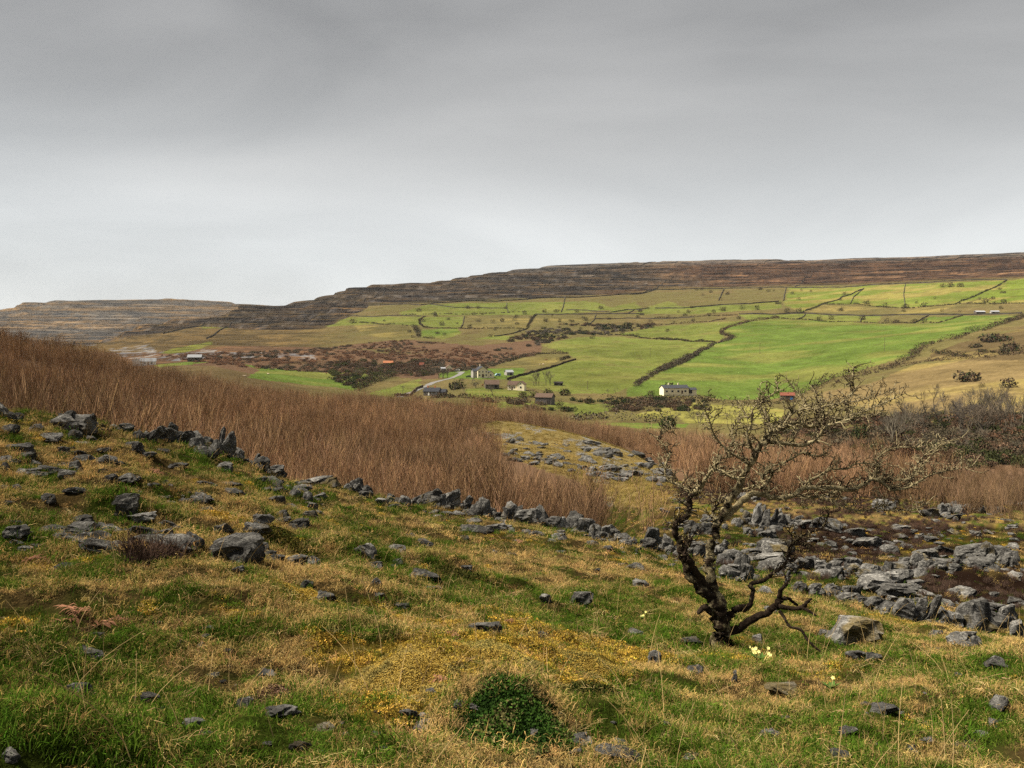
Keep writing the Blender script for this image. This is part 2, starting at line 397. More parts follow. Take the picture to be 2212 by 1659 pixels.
# valley scrub
scrubm = (inpoly(zz(Z2, [(-1900, 640), (-900, 640), (-600, 600), (0, 610), (450, 560), (900, 600), (1000, 590), (1280, 560), (1280, 640), (1050, 700), (1000, 730), (640, 800), (560, 800), (300, 780), (0, 770), (-300, 800), (-700, 720), (-1900, 760)]), U, V)).astype(float) * far
lay(scrubm * sstep(.3, .5, n1 + .15), SCRUB)
lime_a = inpoly(zz(Z1, [(640, 620), (900, 590), (940, 640), (1180, 615), (1340, 630), (1330, 670), (1130, 690), (800, 690)]), U, V) | inpoly(zz(Z1, [(1340, 640), (1700, 640), (1920, 660), (1900, 690), (1700, 670), (1400, 675)]), U, V) | inpoly(zz(Z1, [(-50, 520), (350, 545), (680, 540), (620, 570), (560, 600), (300, 590), (-50, 560)]), U, V)
lay(lime_a * far * sstep(.50, .60, fbm(XX / 7, YY / 18, 51, 4)), LIME)
for poly, colr in FIELDS:
    m = inpoly(poly, U + 10 * (n2 - .5), V + 5 * (n1 - .5)).astype(float) * far
    cc = np.asarray(colr)
    lay(m, colr)
    # thinner, yellower grass in patches of the field
    yb = np.asarray([.125, .125, .034]) if colr in (GREEN, YGREEN) else np.asarray([.19, .15, .05])
    C[:] = C + (yb - C) * (m * .75 * sstep(.48, .72, fbm(XX / 75, YY / 40, 61, 4)))[..., None]
    C[:] = C * (1 + (m * .6 * (n2 - .5) + m * .5 * (n1 - .5))[..., None])
    C[:] = C + (np.asarray(OLIVE) - C) * (m * .5 * sstep(.6, .8, n2) * (colr not in (GREEN, PALE)))[..., None]
# terraces: grey ledges, brown heather, tawny grass
rk = up_w * (RR < 3300)
band = fbm(XX / 190 + 3, (Zg - CAM_Z) / 3.4, 71, 3)
led = np.clip(sstep(.10, .30, grad) * .8 + sstep(.48, .62, band) * .85, 0, 1)
mixn = fbm(XX / 120, (Zg - CAM_Z) / 7, 74, 4)
tread = np.asarray(OLIVE)[None, None] * .9 * (1 - sstep(.42, .6, mixn))[..., None] + np.asarray([.16, .105, .056])[None, None] * sstep(.42, .6, mixn)[..., None]
hw = sstep(1250, 1500, U + 500 * (n3 - .5))[..., None]        # heather moor on the right
hcol = np.asarray(HEATH) * (.75 + .8 * mixn[..., None])
hcol = hcol + (np.asarray([.21, .13, .08]) - hcol) * (sstep(.60, .70, fbm(XX / 150, (Zg - CAM_Z) / 5, 78, 4)) * .85)[..., None]
tread = tread * (1 - hw) + hcol * hw
rockc = np.asarray(DARKR) * (.7 + .9 * n2[..., None]) + (np.asarray([.11, .11, .115]) * (sstep(.6, .8, n2) * .6)[..., None])
tc_ = tread + (rockc - tread) * (led * (1 - .75 * hw[..., 0]))[..., None]
topg = sstep(10, 2, V - np.interp(U, [1150, 1250, 1350, 1600, 1900, 2100, 2212], [581, 571, 567, 563, 558, 550, 548])) * (U > 1100)
tc_ = tc_ + (np.asarray([.13, .125, .125]) - tc_) * (topg * .65)[..., None]
C = C * (1 - rk[..., None]) + tc_ * .72 * rk[..., None]
# far hill
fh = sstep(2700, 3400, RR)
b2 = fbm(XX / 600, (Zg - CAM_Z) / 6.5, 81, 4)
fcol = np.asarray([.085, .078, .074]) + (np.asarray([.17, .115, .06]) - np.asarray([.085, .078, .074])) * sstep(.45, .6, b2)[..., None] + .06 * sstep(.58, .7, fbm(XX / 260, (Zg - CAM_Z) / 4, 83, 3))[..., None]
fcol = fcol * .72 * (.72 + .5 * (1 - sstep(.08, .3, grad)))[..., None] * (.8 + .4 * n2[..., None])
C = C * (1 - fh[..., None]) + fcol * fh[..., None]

# ---- near ground: cover classes by position on the slope
def near_cls(x, y):
    """weights of grass, moss, bracken and heather"""
    x = np.asarray(x, float); y = np.asarray(y, float)
    r = np.hypot(x, y)
    u, v = proj(x, y, gz(x, y))
    a = .45 * fbm(x / 1.9, y / 1.9, 101, 3) + .55 * fbm(x / .42, y / .42, 103, 3); b = fbm(x / .55, y / .55, 105, 3); c = .5 * fbm(x / 2.6, y / 2.6, 109, 3) + .5 * fbm(x / .5, y / .5, 111, 3); d = fbm(x / .6, y / .6, 113, 3)
    def g(u0, v0, su, sv): return np.exp(-((u - u0) / su) ** 2 - ((v - v0) / sv) ** 2)
    green = .50 * g(200, 1560, 420, 160) + .42 * g(1330, 1350, 200, 70) + .28 * g(2000, 1590, 500, 110) + .25 * g(700, 1600, 250, 60) + .4 * g(1570, 1420, 130, 40) + .2 * g(500, 950, 150, 60) + .12 * g(1200, 1280, 300, 60) + .2 * g(1900, 1440, 300, 60)
    moss = .9 * g(1040, 1450, 290, 50) + .5 * g(850, 1420, 180, 60) + .65 * g(1300, 1410, 140, 35) + .7 * g(1100, 1390, 220, 28) + .35 * g(650, 1280, 180, 40) + .3 * g(1750, 1460, 120, 40) + .35 * g(800, 1560, 170, 60) + .18 * g(560, 1120, 200, 50) + .25 * g(1900, 1150, 350, 60) + .25 * g(1930, 1340, 90, 40)
    brack = .5 * g(150, 1330, 260, 60) + .5 * g(600, 1330, 220, 40) + .35 * g(1040, 1375, 60, 20) + .3 * g(350, 1180, 200, 40) + .2 * g(1300, 1230, 250, 50) + .25 * g(650, 1530, 120, 40)
    heath = .95 * g(320, 1215, 75, 30) + .9 * g(2110, 1270, 160, 45) + .75 * g(1830, 1180, 170, 50) + .5 * g(240, 1050, 90, 20) + .4 * g(480, 1090, 60, 20) + .8 * g(1700, 1060, 350, 35) + .35 * g(2000, 1130, 300, 40)
    rocky = sstep(23, 28, r) * sstep(1330, 1480, u)
    wg = np.clip(sstep(.42, .62, a + green * .42), 0, 1)
    wm = np.clip(sstep(.62, .74, b * .6 + .4 * c + moss * .40), 0, 1)
    wb = np.clip(sstep(.64, .78, c * .5 + .5 * d + brack * .28), 0, 1)
    wh = np.clip(sstep(.74, .84, .5 * a + .5 * d + heath * .42 + .13 * rocky), 0, 1)
    return wg, wm, wb, wh, b, d, u, v
STRAWN = np.array([.17, .118, .048]); GRN = np.array([.062, .105, .012]); MOSS = np.array([.30, .215, .042]); BRK = np.array([.13, .072, .044]); HTH = np.array([.045, .026, .018])
def near_col(x, y, jit=True):
    wg, wm, wb, wh, b, d, u, v = near_cls(x, y)
    c = np.repeat(STRAWN[None], np.size(x), 0).reshape(np.shape(x) + (3,)) * (.55 + .9 * b[..., None])
    for w, k in ((wg * .85, GRN), (wb * .8, BRK), (wm * .9, MOSS), (wh, HTH)):
        c = c + (k * (.6 + .8 * d[..., None]) - c) * w[..., None]
    return c
COVERS = [
 ('moss_hummock', 'big dark green leafy hummock at the bottom centre', 1095, 1595, .31, ((.015, .032, .007), (.026, .056, .010), (.042, .080, .014), (.10, .09, .035)), 36000, .0055, 'hummock', .05),
 ('tussock', 'green mossy tussock beside the ledge outcrop on the left slope', 605, 1180, .36, ((.05, .058, .012), (.085, .07, .017)), 6000, .008, 'tussock', .08),
 ('tussock', 'dark green tussock behind the propped flat slab', 985, 1252, .42, ((.038, .046, .012), (.06, .055, .015)), 6000, .008, 'tussock', .08),
 ('earth_mound', 'crumbly red-brown earth mound left of the green hummock', 590, 1512, .16, ((.10, .058, .037), (.14, .083, .053), (.20, .125, .083)), 7000, .004, 'mound', .02),
 ('tussock', 'small green tussock at the right edge of the golden moss', 1295, 1500, .20, ((.03, .042, .010), (.066, .06, .015)), 5000, .006, 'tussock', .05),
 ('moss_bank', 'bright golden moss bank left of the green hummock', 885, 1470, .42, ((.26, .17, .035), (.38, .265, .06), (.30, .225, .07), (.17, .14, .045)), 60000, .0038, 'moss', .045),
 ('moss_bank', 'golden moss bank behind the green hummock', 1075, 1425, .42, ((.24, .16, .035), (.38, .265, .06), (.28, .22, .06), (.15, .13, .04)), 52000, .0040, 'moss', .045),
 ('moss_bank', 'narrow golden moss strip right of the green hummock', 1300, 1440, .30, ((.24, .16, .035), (.36, .25, .055), (.18, .15, .045)), 32000, .0040, 'moss', .035),
 ('moss_bank', 'patch of golden moss among stones left of the middle slope', 650, 1290, .34, ((.24, .155, .028), (.33, .22, .04), (.2, .17, .05)), 20000, .0048, 'moss', .035),
 ('moss_bank', 'mossy golden hump beside the right-hand wall', 1925, 1345, .5, ((.16, .12, .03), (.26, .18, .035), (.10, .10, .03)), 24000, .0062, 'moss', .05)]
nm = RR[:, 0] < 75
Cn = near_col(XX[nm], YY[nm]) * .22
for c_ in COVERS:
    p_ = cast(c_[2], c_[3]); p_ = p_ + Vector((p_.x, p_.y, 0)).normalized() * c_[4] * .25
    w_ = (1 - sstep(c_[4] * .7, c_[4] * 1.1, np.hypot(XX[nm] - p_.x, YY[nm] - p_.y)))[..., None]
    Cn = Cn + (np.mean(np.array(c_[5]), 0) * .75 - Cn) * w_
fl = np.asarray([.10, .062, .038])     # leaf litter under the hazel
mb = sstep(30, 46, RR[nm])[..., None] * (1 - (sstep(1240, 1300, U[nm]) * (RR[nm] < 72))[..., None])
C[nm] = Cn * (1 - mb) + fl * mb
midm = (RR >= 75) & (RR <= 330)
C[midm] = fl * (.7 + .6 * n2[midm][:, None])
# grass knoll standing out of the hazel
KNOLL = [(1015, 918), (1100, 905), (1180, 905), (1290, 930), (1350, 948), (1420, 975), (1460, 1040), (1440, 1100), (1310, 1090), (1250, 1040), (1160, 1010), (1060, 965)]
kn = inpoly(KNOLL, U + 14 * (n2 - .5), V) & (RR > 44) & (RR < 125)
C[kn] = (np.asarray([.15, .115, .046]) * (.6 + .8 * n2[kn][:, None]))
kr = kn & (fbm(XX / 2.2, YY / 5, 131, 3) > .64)
C[kr] = np.asarray([.15, .15, .15])
clearing = (inpoly([(1400, 1030), (1560, 1020), (1600, 1060), (2240, 1105), (2240, 1140), (1380, 1130)], U, V) & (RR > 45) & (RR < 85))
C[clearing] = near_col(XX[clearing], YY[clearing]) * .7

# ------------------------------------------------------------------ mesh + material helpers
def mesh_np(name, verts, quads=None, tris=None, cols=None, smooth=False):
    me = bpy.data.meshes.new(name)
    verts = np.asarray(verts, np.float32).reshape(-1, 3)
    nq = 0 if quads is None else len(quads); nt = 0 if tris is None else len(tris)
    parts = []; tot = []
    if nq: parts.append(np.asarray(quads, np.int32).ravel()); tot.append(np.full(nq, 4, np.int32))
    if nt: parts.append(np.asarray(tris, np.int32).ravel()); tot.append(np.full(nt, 3, np.int32))
    me.vertices.add(len(verts)); me.vertices.foreach_set('co', verts.ravel())
    if parts:
        loops = np.concatenate(parts); tot = np.concatenate(tot)
        me.loops.add(len(loops)); me.loops.foreach_set('vertex_index', loops)
        me.polygons.add(len(tot))
        st = np.concatenate([[0], np.cumsum(tot)[:-1]]).astype(np.int32)
        me.polygons.foreach_set('loop_start', st)
        me.polygons.foreach_set('use_smooth', np.full(len(tot), smooth, bool))
    me.update(calc_edges=True)
    me.validate()
    if cols is not None:
        ca = me.color_attributes.new('col', 'FLOAT_COLOR', 'POINT')
        c4 = np.ones((len(verts), 4), np.float32); c4[:, :3] = np.asarray(cols).reshape(-1, 3)
        ca.data.foreach_set('color', c4.ravel())
    return me
def new_obj(name, me, mat=None, parent=None, loc=None, rotz=None):
    o = bpy.data.objects.new(name, me); col.objects.link(o)
    if mat is not None and len(me.materials) == 0: me.materials.append(mat)
    if parent is not None: o.parent = parent
    if loc is not None: o.location = loc
    if rotz is not None: o.rotation_euler[2] = rotz
    return o
def tag(o, label=None, cat=None, group=None, kind=None):
    if label: o['label'] = label
    if cat: o['category'] = cat
    if group: o['group'] = group
    if kind: o['kind'] = kind
    return o
def empty(name, loc, rotz=0):
    o = bpy.data.objects.new(name, None); col.objects.link(o); o.location = loc; o.rotation_euler[2] = rotz
    o.empty_display_size = .2
    return o
def mat_new(name):
    m = bpy.data.materials.new(name); m.use_nodes = True
    nt = m.node_tree; nt.nodes.clear()
    out = N(nt, 'ShaderNodeOutputMaterial')
    return m, nt, out
def noise(nt, scale, detail=3, rough=.55, vec=None):
    n = N(nt, 'ShaderNodeTexNoise'); n.inputs['Scale'].default_value = scale; n.inputs['Detail'].default_value = detail; n.inputs['Roughness'].default_value = rough
    if vec is not None: L(nt, vec, n.inputs['Vector'])
    return n.outputs['Fac']
def rampn(nt, fac, stops):
    r = N(nt, 'ShaderNodeValToRGB'); e = r.color_ramp.elements
    e[0].position, e[0].color = stops[0][0], (*stops[0][1], 1)
    e[1].position, e[1].color = stops[-1][0], (*stops[-1][1], 1)
    for p, c in stops[1:-1]:
        k = e.new(p); k.color = (*c, 1)
    L(nt, fac, r.inputs[0]); return r.outputs[0]
def vscale(nt, c, f):
    n = N(nt, 'ShaderNodeVectorMath', operation='SCALE')
    L(nt, c, n.inputs[0])
    if isinstance(f, float): n.inputs['Scale'].default_value = f
    else: L(nt, f, n.inputs['Scale'])
    return n.outputs[0]
def mixc(nt, f, a, b):
    n = N(nt, 'ShaderNodeMix', data_type='RGBA')
    for s, v in (('Factor', f), ('A', a), ('B', b)):
        if isinstance(v, (float, int)): n.inputs[s].default_value = v
        elif isinstance(v, tuple): n.inputs[s].default_value = (*v, 1)
        else: L(nt, v, n.inputs[s])
    return n.outputs['Result']
def bump(nt, h, dist, strength=1.0):
    b = N(nt, 'ShaderNodeBump'); b.inputs['Distance'].default_value = dist; b.inputs['Strength'].default_value = strength
    L(nt, h, b.inputs['Height']); return b.outputs[0]
def attr(nt, name, typ='GEOMETRY'):
    a = N(nt, 'ShaderNodeAttribute'); a.attribute_name = name; a.attribute_type = typ; return a.outputs['Color']
def diffuse(nt, out, c, nrm=None, rough=.9):
    d = N(nt, 'ShaderNodeBsdfDiffuse'); d.inputs['Roughness'].default_value = rough
    if isinstance(c, tuple): d.inputs['Color'].default_value = (*c, 1)
    else: L(nt, c, d.inputs['Color'])
    if nrm is not None: L(nt, nrm, d.inputs['Normal'])
    L(nt, d.outputs[0], out.inputs[0]); return d
def geo_pos(nt): return N(nt, 'ShaderNodeNewGeometry').outputs['Position']
def mat_ground(name, s1, s2, s3, amt, bd):
    m, nt, out = mat_new(name); P = geo_pos(nt); c = attr(nt, 'col')
    a = noise(nt, s1, 4, .6, P); b = noise(nt, s2, 3, .6, P)
    f = M(nt, 'ADD', M(nt, 'MULTIPLY', a, amt), M(nt, 'ADD', M(nt, 'MULTIPLY', b, amt), 1.0 - amt))
    diffuse(nt, out, vscale(nt, c, f), bump(nt, noise(nt, s3, 4, .65, P), bd))
    return m
MAT_GN = mat_ground('near_soil', 6, 40, 22, .9, .06)

def mat_hills():
    # land colours from the mesh; bedded limestone of the terraces in fine level bands
    m, nt, out = mat_new('hill_land'); P = geo_pos(nt); c = attr(nt, 'col'); rk_ = N(nt, 'ShaderNodeAttribute'); rk_.attribute_name = 'rk'
    a = noise(nt, .10, 4, .6, P); b = noise(nt, .5, 4, .65, P)
    f = M(nt, 'ADD', M(nt, 'MULTIPLY', a, .8), M(nt, 'ADD', M(nt, 'MULTIPLY', b, 1.3), -.05))
    base = vscale(nt, c, f)
    rush = rampn(nt, noise(nt, .045, 6, .72, P), [(.54, (0, 0, 0)), (.64, (1, 1, 1))])
    base = mixc(nt, M(nt, 'MULTIPLY', rush, .55), base, vscale(nt, mixc(nt, .5, c, (.085, .062, .030)), .8))
    mp_ = N(nt, 'ShaderNodeMapping'); mp_.inputs['Scale'].default_value = (.010, .010, .30); L(nt, P, mp_.inputs[0])
    n_ = noise(nt, 1.0, 5, .62, mp_.outputs[0])
    blk = noise(nt, .07, 5, .7, P)
    band_ = rampn(nt, M(nt, 'ADD', M(nt, 'MULTIPLY', n_, .7), M(nt, 'MULTIPLY', blk, .3)), [(.40, (.28, .28, .31)), (.49, (.72, .71, .71)), (.56, (1.75, 1.55, 1.25)), (.66, (.55, .53, .52))])
    mu = N(nt, 'ShaderNodeVectorMath', operation='MULTIPLY'); L(nt, base, mu.inputs[0]); L(nt, band_, mu.inputs[1])
    cc = mixc(nt, rk_.outputs['Fac'], base, mu.outputs[0])
    diffuse(nt, out, cc, bump(nt, noise(nt, .3, 4, .65, P), 1.6))
    return m
MAT_GF = mat_hills()
def grid_mesh(name, i0, i1, mat):
    vt = np.stack([XX[i0:i1], YY[i0:i1], Zg[i0:i1]], -1).reshape(-1, 3)
    a = (np.arange(i1 - i0 - 1)[:, None] * nT + np.arange(nT - 1)[None]).ravel()
    q = np.stack([a, a + 1, a + nT + 1, a + nT], -1)
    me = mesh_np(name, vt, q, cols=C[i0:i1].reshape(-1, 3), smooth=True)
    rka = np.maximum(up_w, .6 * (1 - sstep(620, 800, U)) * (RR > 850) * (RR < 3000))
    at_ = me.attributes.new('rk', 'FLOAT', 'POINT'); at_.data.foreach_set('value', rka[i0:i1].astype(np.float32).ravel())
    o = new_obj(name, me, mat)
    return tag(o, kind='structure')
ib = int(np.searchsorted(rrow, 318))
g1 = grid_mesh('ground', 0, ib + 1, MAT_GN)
g2 = grid_mesh('hills', ib, nR, MAT_GF)
tag(g1, 'stony grass hillside falling away to the hazel'); tag(g2, 'green valley fields and terraced limestone hills')
# ------------------------------------------------------------------ geometry builders
class MB:
    """collects vertices, quads, tris and vertex colours into one mesh"""
    def __init__(s): s.v = []; s.q = []; s.t = []; s.c = []; s.n = 0
    def add(s, v, q=None, t=None, c=None):
        v = np.asarray(v, float).reshape(-1, 3)
        s.v.append(v)
        if q is not None and len(q): s.q.append(np.asarray(q, int).reshape(-1, 4) + s.n)
        if t is not None and len(t): s.t.append(np.asarray(t, int).reshape(-1, 3) + s.n)
        c = np.asarray((.5, .5, .5) if c is None else c, float)
        s.c.append(np.broadcast_to(c.reshape(-1, 3) if c.ndim > 1 else c, (len(v), 3)))
        s.n += len(v)
    def mesh(s, name, smooth=False):
        return mesh_np(name, np.concatenate(s.v), np.concatenate(s.q) if s.q else None, np.concatenate(s.t) if s.t else None, np.concatenate(s.c), smooth)
    def box(s, x0, x1, y0, y1, z0, z1, c=None):
        v = [(x0, y0, z0), (x1, y0, z0), (x1, y1, z0), (x0, y1, z0), (x0, y0, z1), (x1, y0, z1), (x1, y1, z1), (x0, y1, z1)]
        s.add(v, [(0, 3, 2, 1), (4, 5, 6, 7), (0, 1, 5, 4), (1, 2, 6, 5), (2, 3, 7, 6), (3, 0, 4, 7)], None, c)
    def tube(s, pts, rad, sides=6, c=None, jitter=0, cap=True, ring=None):
        pts = np.asarray(pts, float); rad = np.asarray(rad, float); n = len(pts)
        tan = np.gradient(pts, axis=0); tan /= np.linalg.norm(tan, axis=1)[:, None] + 1e-9
        ref = np.array([.31, .2, .93]); a = np.cross(tan, ref); bad = np.linalg.norm(a, axis=1) < .15
        a[bad] = np.cross(tan[bad], [1, 0, .1]); a /= np.linalg.norm(a, axis=1)[:, None]
        b = np.cross(tan, a)
        ang = np.arange(sides) * 2 * math.pi / sides
        rr = rad[:, None] * np.ones(sides)
        if jitter: rr = rr * (1 + jitter * (rng.random((n, sides)) * 2 - 1))
        v = pts[:, None] + rr[..., None] * (a[:, None] * np.cos(ang)[None, :, None] + b[:, None] * np.sin(ang)[None, :, None])
        i = (np.arange(n - 1)[:, None] * sides); k = np.arange(sides)[None]; k2 = (np.arange(sides) + 1)[None] % sides
        q = np.stack([i + k, i + k2, i + sides + k2, i + sides + k], -1).reshape(-1, 4)
        t = [(n - 1) * sides + np.array([0, j, j + 1]) for j in range(1, sides - 1)] if cap else None
        cc = None
        if c is not None:
            cc = np.asarray(c, float)
            if cc.ndim == 2: cc = np.repeat(cc, sides, 0)
        s.add(v.reshape(-1, 3), q, t, cc)
    def leaves(s, p, size, c, flat=0.0, asp=1.0):
        """one random quad per point p; size (n,) and colour (n,3)"""
        p = np.asarray(p); n = len(p)
        a = rng.normal(size=(n, 3)); a[:, 2] *= (1 - flat); a /= np.linalg.norm(a, axis=1)[:, None]
        b = rng.normal(size=(n, 3)); b[:, 2] *= (1 - flat); b -= a * (a * b).sum(1)[:, None]; b /= np.linalg.norm(b, axis=1)[:, None]
        a = a * (size * asp)[:, None]; b = b * size[:, None]
        v = np.stack([p - a, p - b * .8, p + a, p + b], 1).reshape(-1, 3)
        s.add(v, np.arange(4 * n).reshape(n, 4), None, np.repeat(c, 4, 0))
def cr_smooth(pts, k=3):
    """Catmull-Rom through rows of pts"""
    P = np.asarray(pts, float)
    if len(P) < 3: return np.array([P[0] + (P[-1] - P[0]) * t for t in np.linspace(0, 1, k + 1)])
    P = np.vstack([2 * P[0] - P[1], P, 2 * P[-1] - P[-2]]); out = []
    for i in range(1, len(P) - 2):
        for t in np.arange(k) / k:
            out.append(.5 * (2 * P[i] + (P[i + 1] - P[i - 1]) * t + (2 * P[i - 1] - 5 * P[i] + 4 * P[i + 1] - P[i + 2]) * t * t + (3 * P[i] - P[i - 1] - 3 * P[i + 1] + P[i + 2]) * t ** 3))
    out.append(P[-2]); return np.array(out)

# ------------------------------------------------------------------ materials for things
def mat_vcol(name, s1=9., amt=.5, inst=False, transl=0.0):
    m, nt, out = mat_new(name)
    c = attr(nt, 'col')
    if inst:
        mu = N(nt, 'ShaderNodeVectorMath', operation='MULTIPLY'); L(nt, c, mu.inputs[0]); L(nt, attr(nt, 'tint', 'INSTANCER'), mu.inputs[1]); c = mu.outputs[0]
    f = M(nt, 'ADD', M(nt, 'MULTIPLY', noise(nt, s1, 2, .5, geo_pos(nt)), amt * 2), 1.0 - amt)
    c = vscale(nt, c, f)
    d = diffuse(nt, out, c)
    if transl:
        tr = N(nt, 'ShaderNodeBsdfTranslucent'); L(nt, c, tr.inputs[0]); ms = N(nt, 'ShaderNodeMixShader'); ms.inputs[0].default_value = transl
        L(nt, d.outputs[0], ms.inputs[1]); L(nt, tr.outputs[0], ms.inputs[2]); L(nt, ms.outputs[0], out.inputs[0])
    return m
MAT_GRASS = mat_vcol('grass_blades', 7., .4, True, .12)
MAT_STEM = mat_vcol('hazel_stems', .25, .4, True)
MAT_LEAF = mat_vcol('shrub_foliage', .5, .4)
MAT_PLAIN = mat_vcol('painted_surface', 1.2, .12)
def mat_rock():
    m, nt, out = mat_new('limestone')
    tcn = N(nt, 'ShaderNodeTexCoord'); oi = N(nt, 'ShaderNodeObjectInfo')
    P = geo_pos(nt)
    add = N(nt, 'ShaderNodeVectorMath', operation='ADD'); L(nt, P, add.inputs[0]); L(nt, oi.outputs['Location'], add.inputs[1])
    V_ = add.outputs[0]
    a = noise(nt, 3.2, 5, .65, V_); b = noise(nt, 14, 4, .7, V_); c = noise(nt, 45, 3, .6, V_); d = noise(nt, 1.3, 3, .5, V_)
    base = rampn(nt, a, [(.28, (.022, .021, .020)), (.5, (.085, .082, .077)), (.72, (.215, .208, .195))])
    lich = rampn(nt, b, [(.52, (0, 0, 0)), (.60, (1, 1, 1))])
    base = mixc(nt, M(nt, 'MULTIPLY', lich, .42), base, (.34, .33, .30))
    dark = rampn(nt, c, [(.36, (1, 1, 1)), (.46, (0, 0, 0))])
    base = mixc(nt, M(nt, 'MULTIPLY', dark, .55), base, (.02, .02, .019))
    mossf = rampn(nt, d, [(.60, (0, 0, 0)), (.68, (1, 1, 1))])
    base = mixc(nt, M(nt, 'MULTIPLY', mossf, .55), base, (.12, .085, .018))
    rs = M(nt, 'ADD', M(nt, 'MULTIPLY', oi.outputs['Random'], .7), .65)
    base = vscale(nt, base, rs)
    mpv = N(nt, 'ShaderNodeMapping'); mpv.inputs['Scale'].default_value = (2., 2., 14.); L(nt, tcn.outputs['Object'], mpv.inputs[0])
    st = noise(nt, 3., 4, .6, mpv.outputs[0])
    h = M(nt, 'ADD', M(nt, 'MULTIPLY', st, .8), M(nt, 'ADD', M(nt, 'MULTIPLY', a, .6), M(nt, 'MULTIPLY', b, .4)))
    diffuse(nt, out, base, bump(nt, h, .09))
    return m
MAT_ROCK = mat_rock()
def mat_bark():
    m, nt, out = mat_new('lichened_bark')
    P = geo_pos(nt); lw = attr(nt, 'col')          # red: lichen amount, green: moss amount
    sp = N(nt, 'ShaderNodeSeparateColor'); L(nt, lw, sp.inputs[0])
    a = noise(nt, 26, 4, .65, P); b = noise(nt, 60, 4, .7, P); c = noise(nt, 9, 3, .6, P)
    base = rampn(nt, a, [(.3, (.012, .009, .007)), (.55, (.035, .025, .018)), (.75, (.075, .055, .040))])
    lm = M(nt, 'ADD', M(nt, 'MULTIPLY', c, 1.1), M(nt, 'MULTIPLY', a, .5))
    lm = M(nt, 'ADD', lm, M(nt, 'SUBTRACT', sp.outputs[0], 1.0))
    lf = rampn(nt, lm, [(.30, (0, 0, 0)), (.46, (1, 1, 1))])
    lc = rampn(nt, b, [(.3, (.11, .08, .04)), (.52, (.30, .25, .14)), (.72, (.46, .42, .29))])
    base = mixc(nt, M(nt, 'MULTIPLY', lf, .9), base, lc)
    mf = rampn(nt, M(nt, 'ADD', b, M(nt, 'SUBTRACT', sp.outputs[1], .75)), [(.35, (0, 0, 0)), (.5, (1, 1, 1))])
    base = mixc(nt, M(nt, 'MULTIPLY', mf, .85), base, (.035, .04, .010))
    diffuse(nt, out, base, bump(nt, M(nt, 'ADD', a, M(nt, 'MULTIPLY', b, .5)), .018))
    return m
MAT_BARK = mat_bark()

# ------------------------------------------------------------------ rocks
def rock_mesh(seed, kind):
    r = np.random.default_rng(seed)
    n = {'slab': 16, 'boulder': 20, 'flake': 14}[kind]
    p = r.random((n, 3)) * 2 - 1
    p = np.sign(p) * np.abs(p) ** .75
    if kind == 'slab': p *= (1, .8, .5); p[:, :2] /= np.maximum(1, np.linalg.norm(p[:, :2], axis=1))[:, None]
    elif kind == 'boulder': p *= (1, .85, .8); p /= np.maximum(1, np.linalg.norm(p, axis=1) / 1.15)[:, None]
    else: p *= (.55, .35, 1); p[:, 0] *= 1 - .4 * np.clip(p[:, 2], 0, 1)
    bm = bmesh.new()
    for q in p: bm.verts.new(q)
    bmesh.ops.convex_hull(bm, input=bm.verts[:])
    lone = [v for v in bm.verts if not v.link_faces]
    bmesh.ops.delete(bm, geom=lone, context='VERTS')
    bmesh.ops.triangulate(bm, faces=bm.faces[:])
    bmesh.ops.subdivide_edges(bm, edges=bm.edges[:], cuts=3, use_grid_fill=True)
    for _ in range(2): bmesh.ops.smooth_vert(bm, verts=bm.verts[:], factor=.35, use_axis_x=True, use_axis_y=True, use_axis_z=True)
    bmesh.ops.triangulate(bm, faces=bm.faces[:])
    co = np.array([v.co[:] for v in bm.verts])
    if kind == 'boulder':
        lo_, hi_ = co[:, 2].min(), co[:, 2].max(); co[:, :2] *= (1.12 - .24 * np.clip((co[:, 2] - lo_) / (hi_ - lo_), 0, 1))[:, None]
    s = seed * 7.7
    dx = fbm(co[:, 0] * 2.2 + s, co[:, 1] * 2.2 + co[:, 2] * 3.1, seed, 3) - .5
    dy = fbm(co[:, 1] * 2.2 + s, co[:, 2] * 2.6 - co[:, 0] * 1.7, seed + 5, 3) - .5
    dz = fbm(co[:, 0] * 1.8 - s, co[:, 1] * 1.8, seed + 9, 3) - .5
    stt = (vnoise(co[:, 2] * (9 if kind != 'flake' else 2) + s, co[:, 0] * (.6 if kind != 'flake' else 8), seed + 3) - .5) * .22
    nrm = co / (np.linalg.norm(co, axis=1)[:, None] + 1e-6)
    co[:, 0] += dx * .42 + nrm[:, 0] * stt; co[:, 1] += dy * .42 + nrm[:, 1] * stt; co[:, 2] += dz * .30 + .12 * (fbm(co[:, 0] * 5, co[:, 1] * 5 + s, seed + 13, 2) - .5)
    for v, q in zip(bm.verts, co): v.co = q
    me = bpy.data.meshes.new('rock_' + kind)
    bm.to_mesh(me); bm.free()
    mn = np.min(co, 0); mx = np.max(co, 0)
    me.transform(Matrix.Diagonal((1 / (mx[0] - mn[0]), 1 / (mx[1] - mn[1]), 1 / (mx[2] - mn[2]), 1)) @ Matrix.Translation((-(mn[0] + mx[0]) / 2, -(mn[1] + mx[1]) / 2, -mn[2])))
    me.materials.append(MAT_ROCK)
    return me
ROCKS = {k: [rock_mesh(100 * j + i, k) for i in range(9)] for j, k in enumerate(('slab', 'boulder', 'flake'), 1)}
FOOT = []                                   # (x, y, radius) where no grass may grow
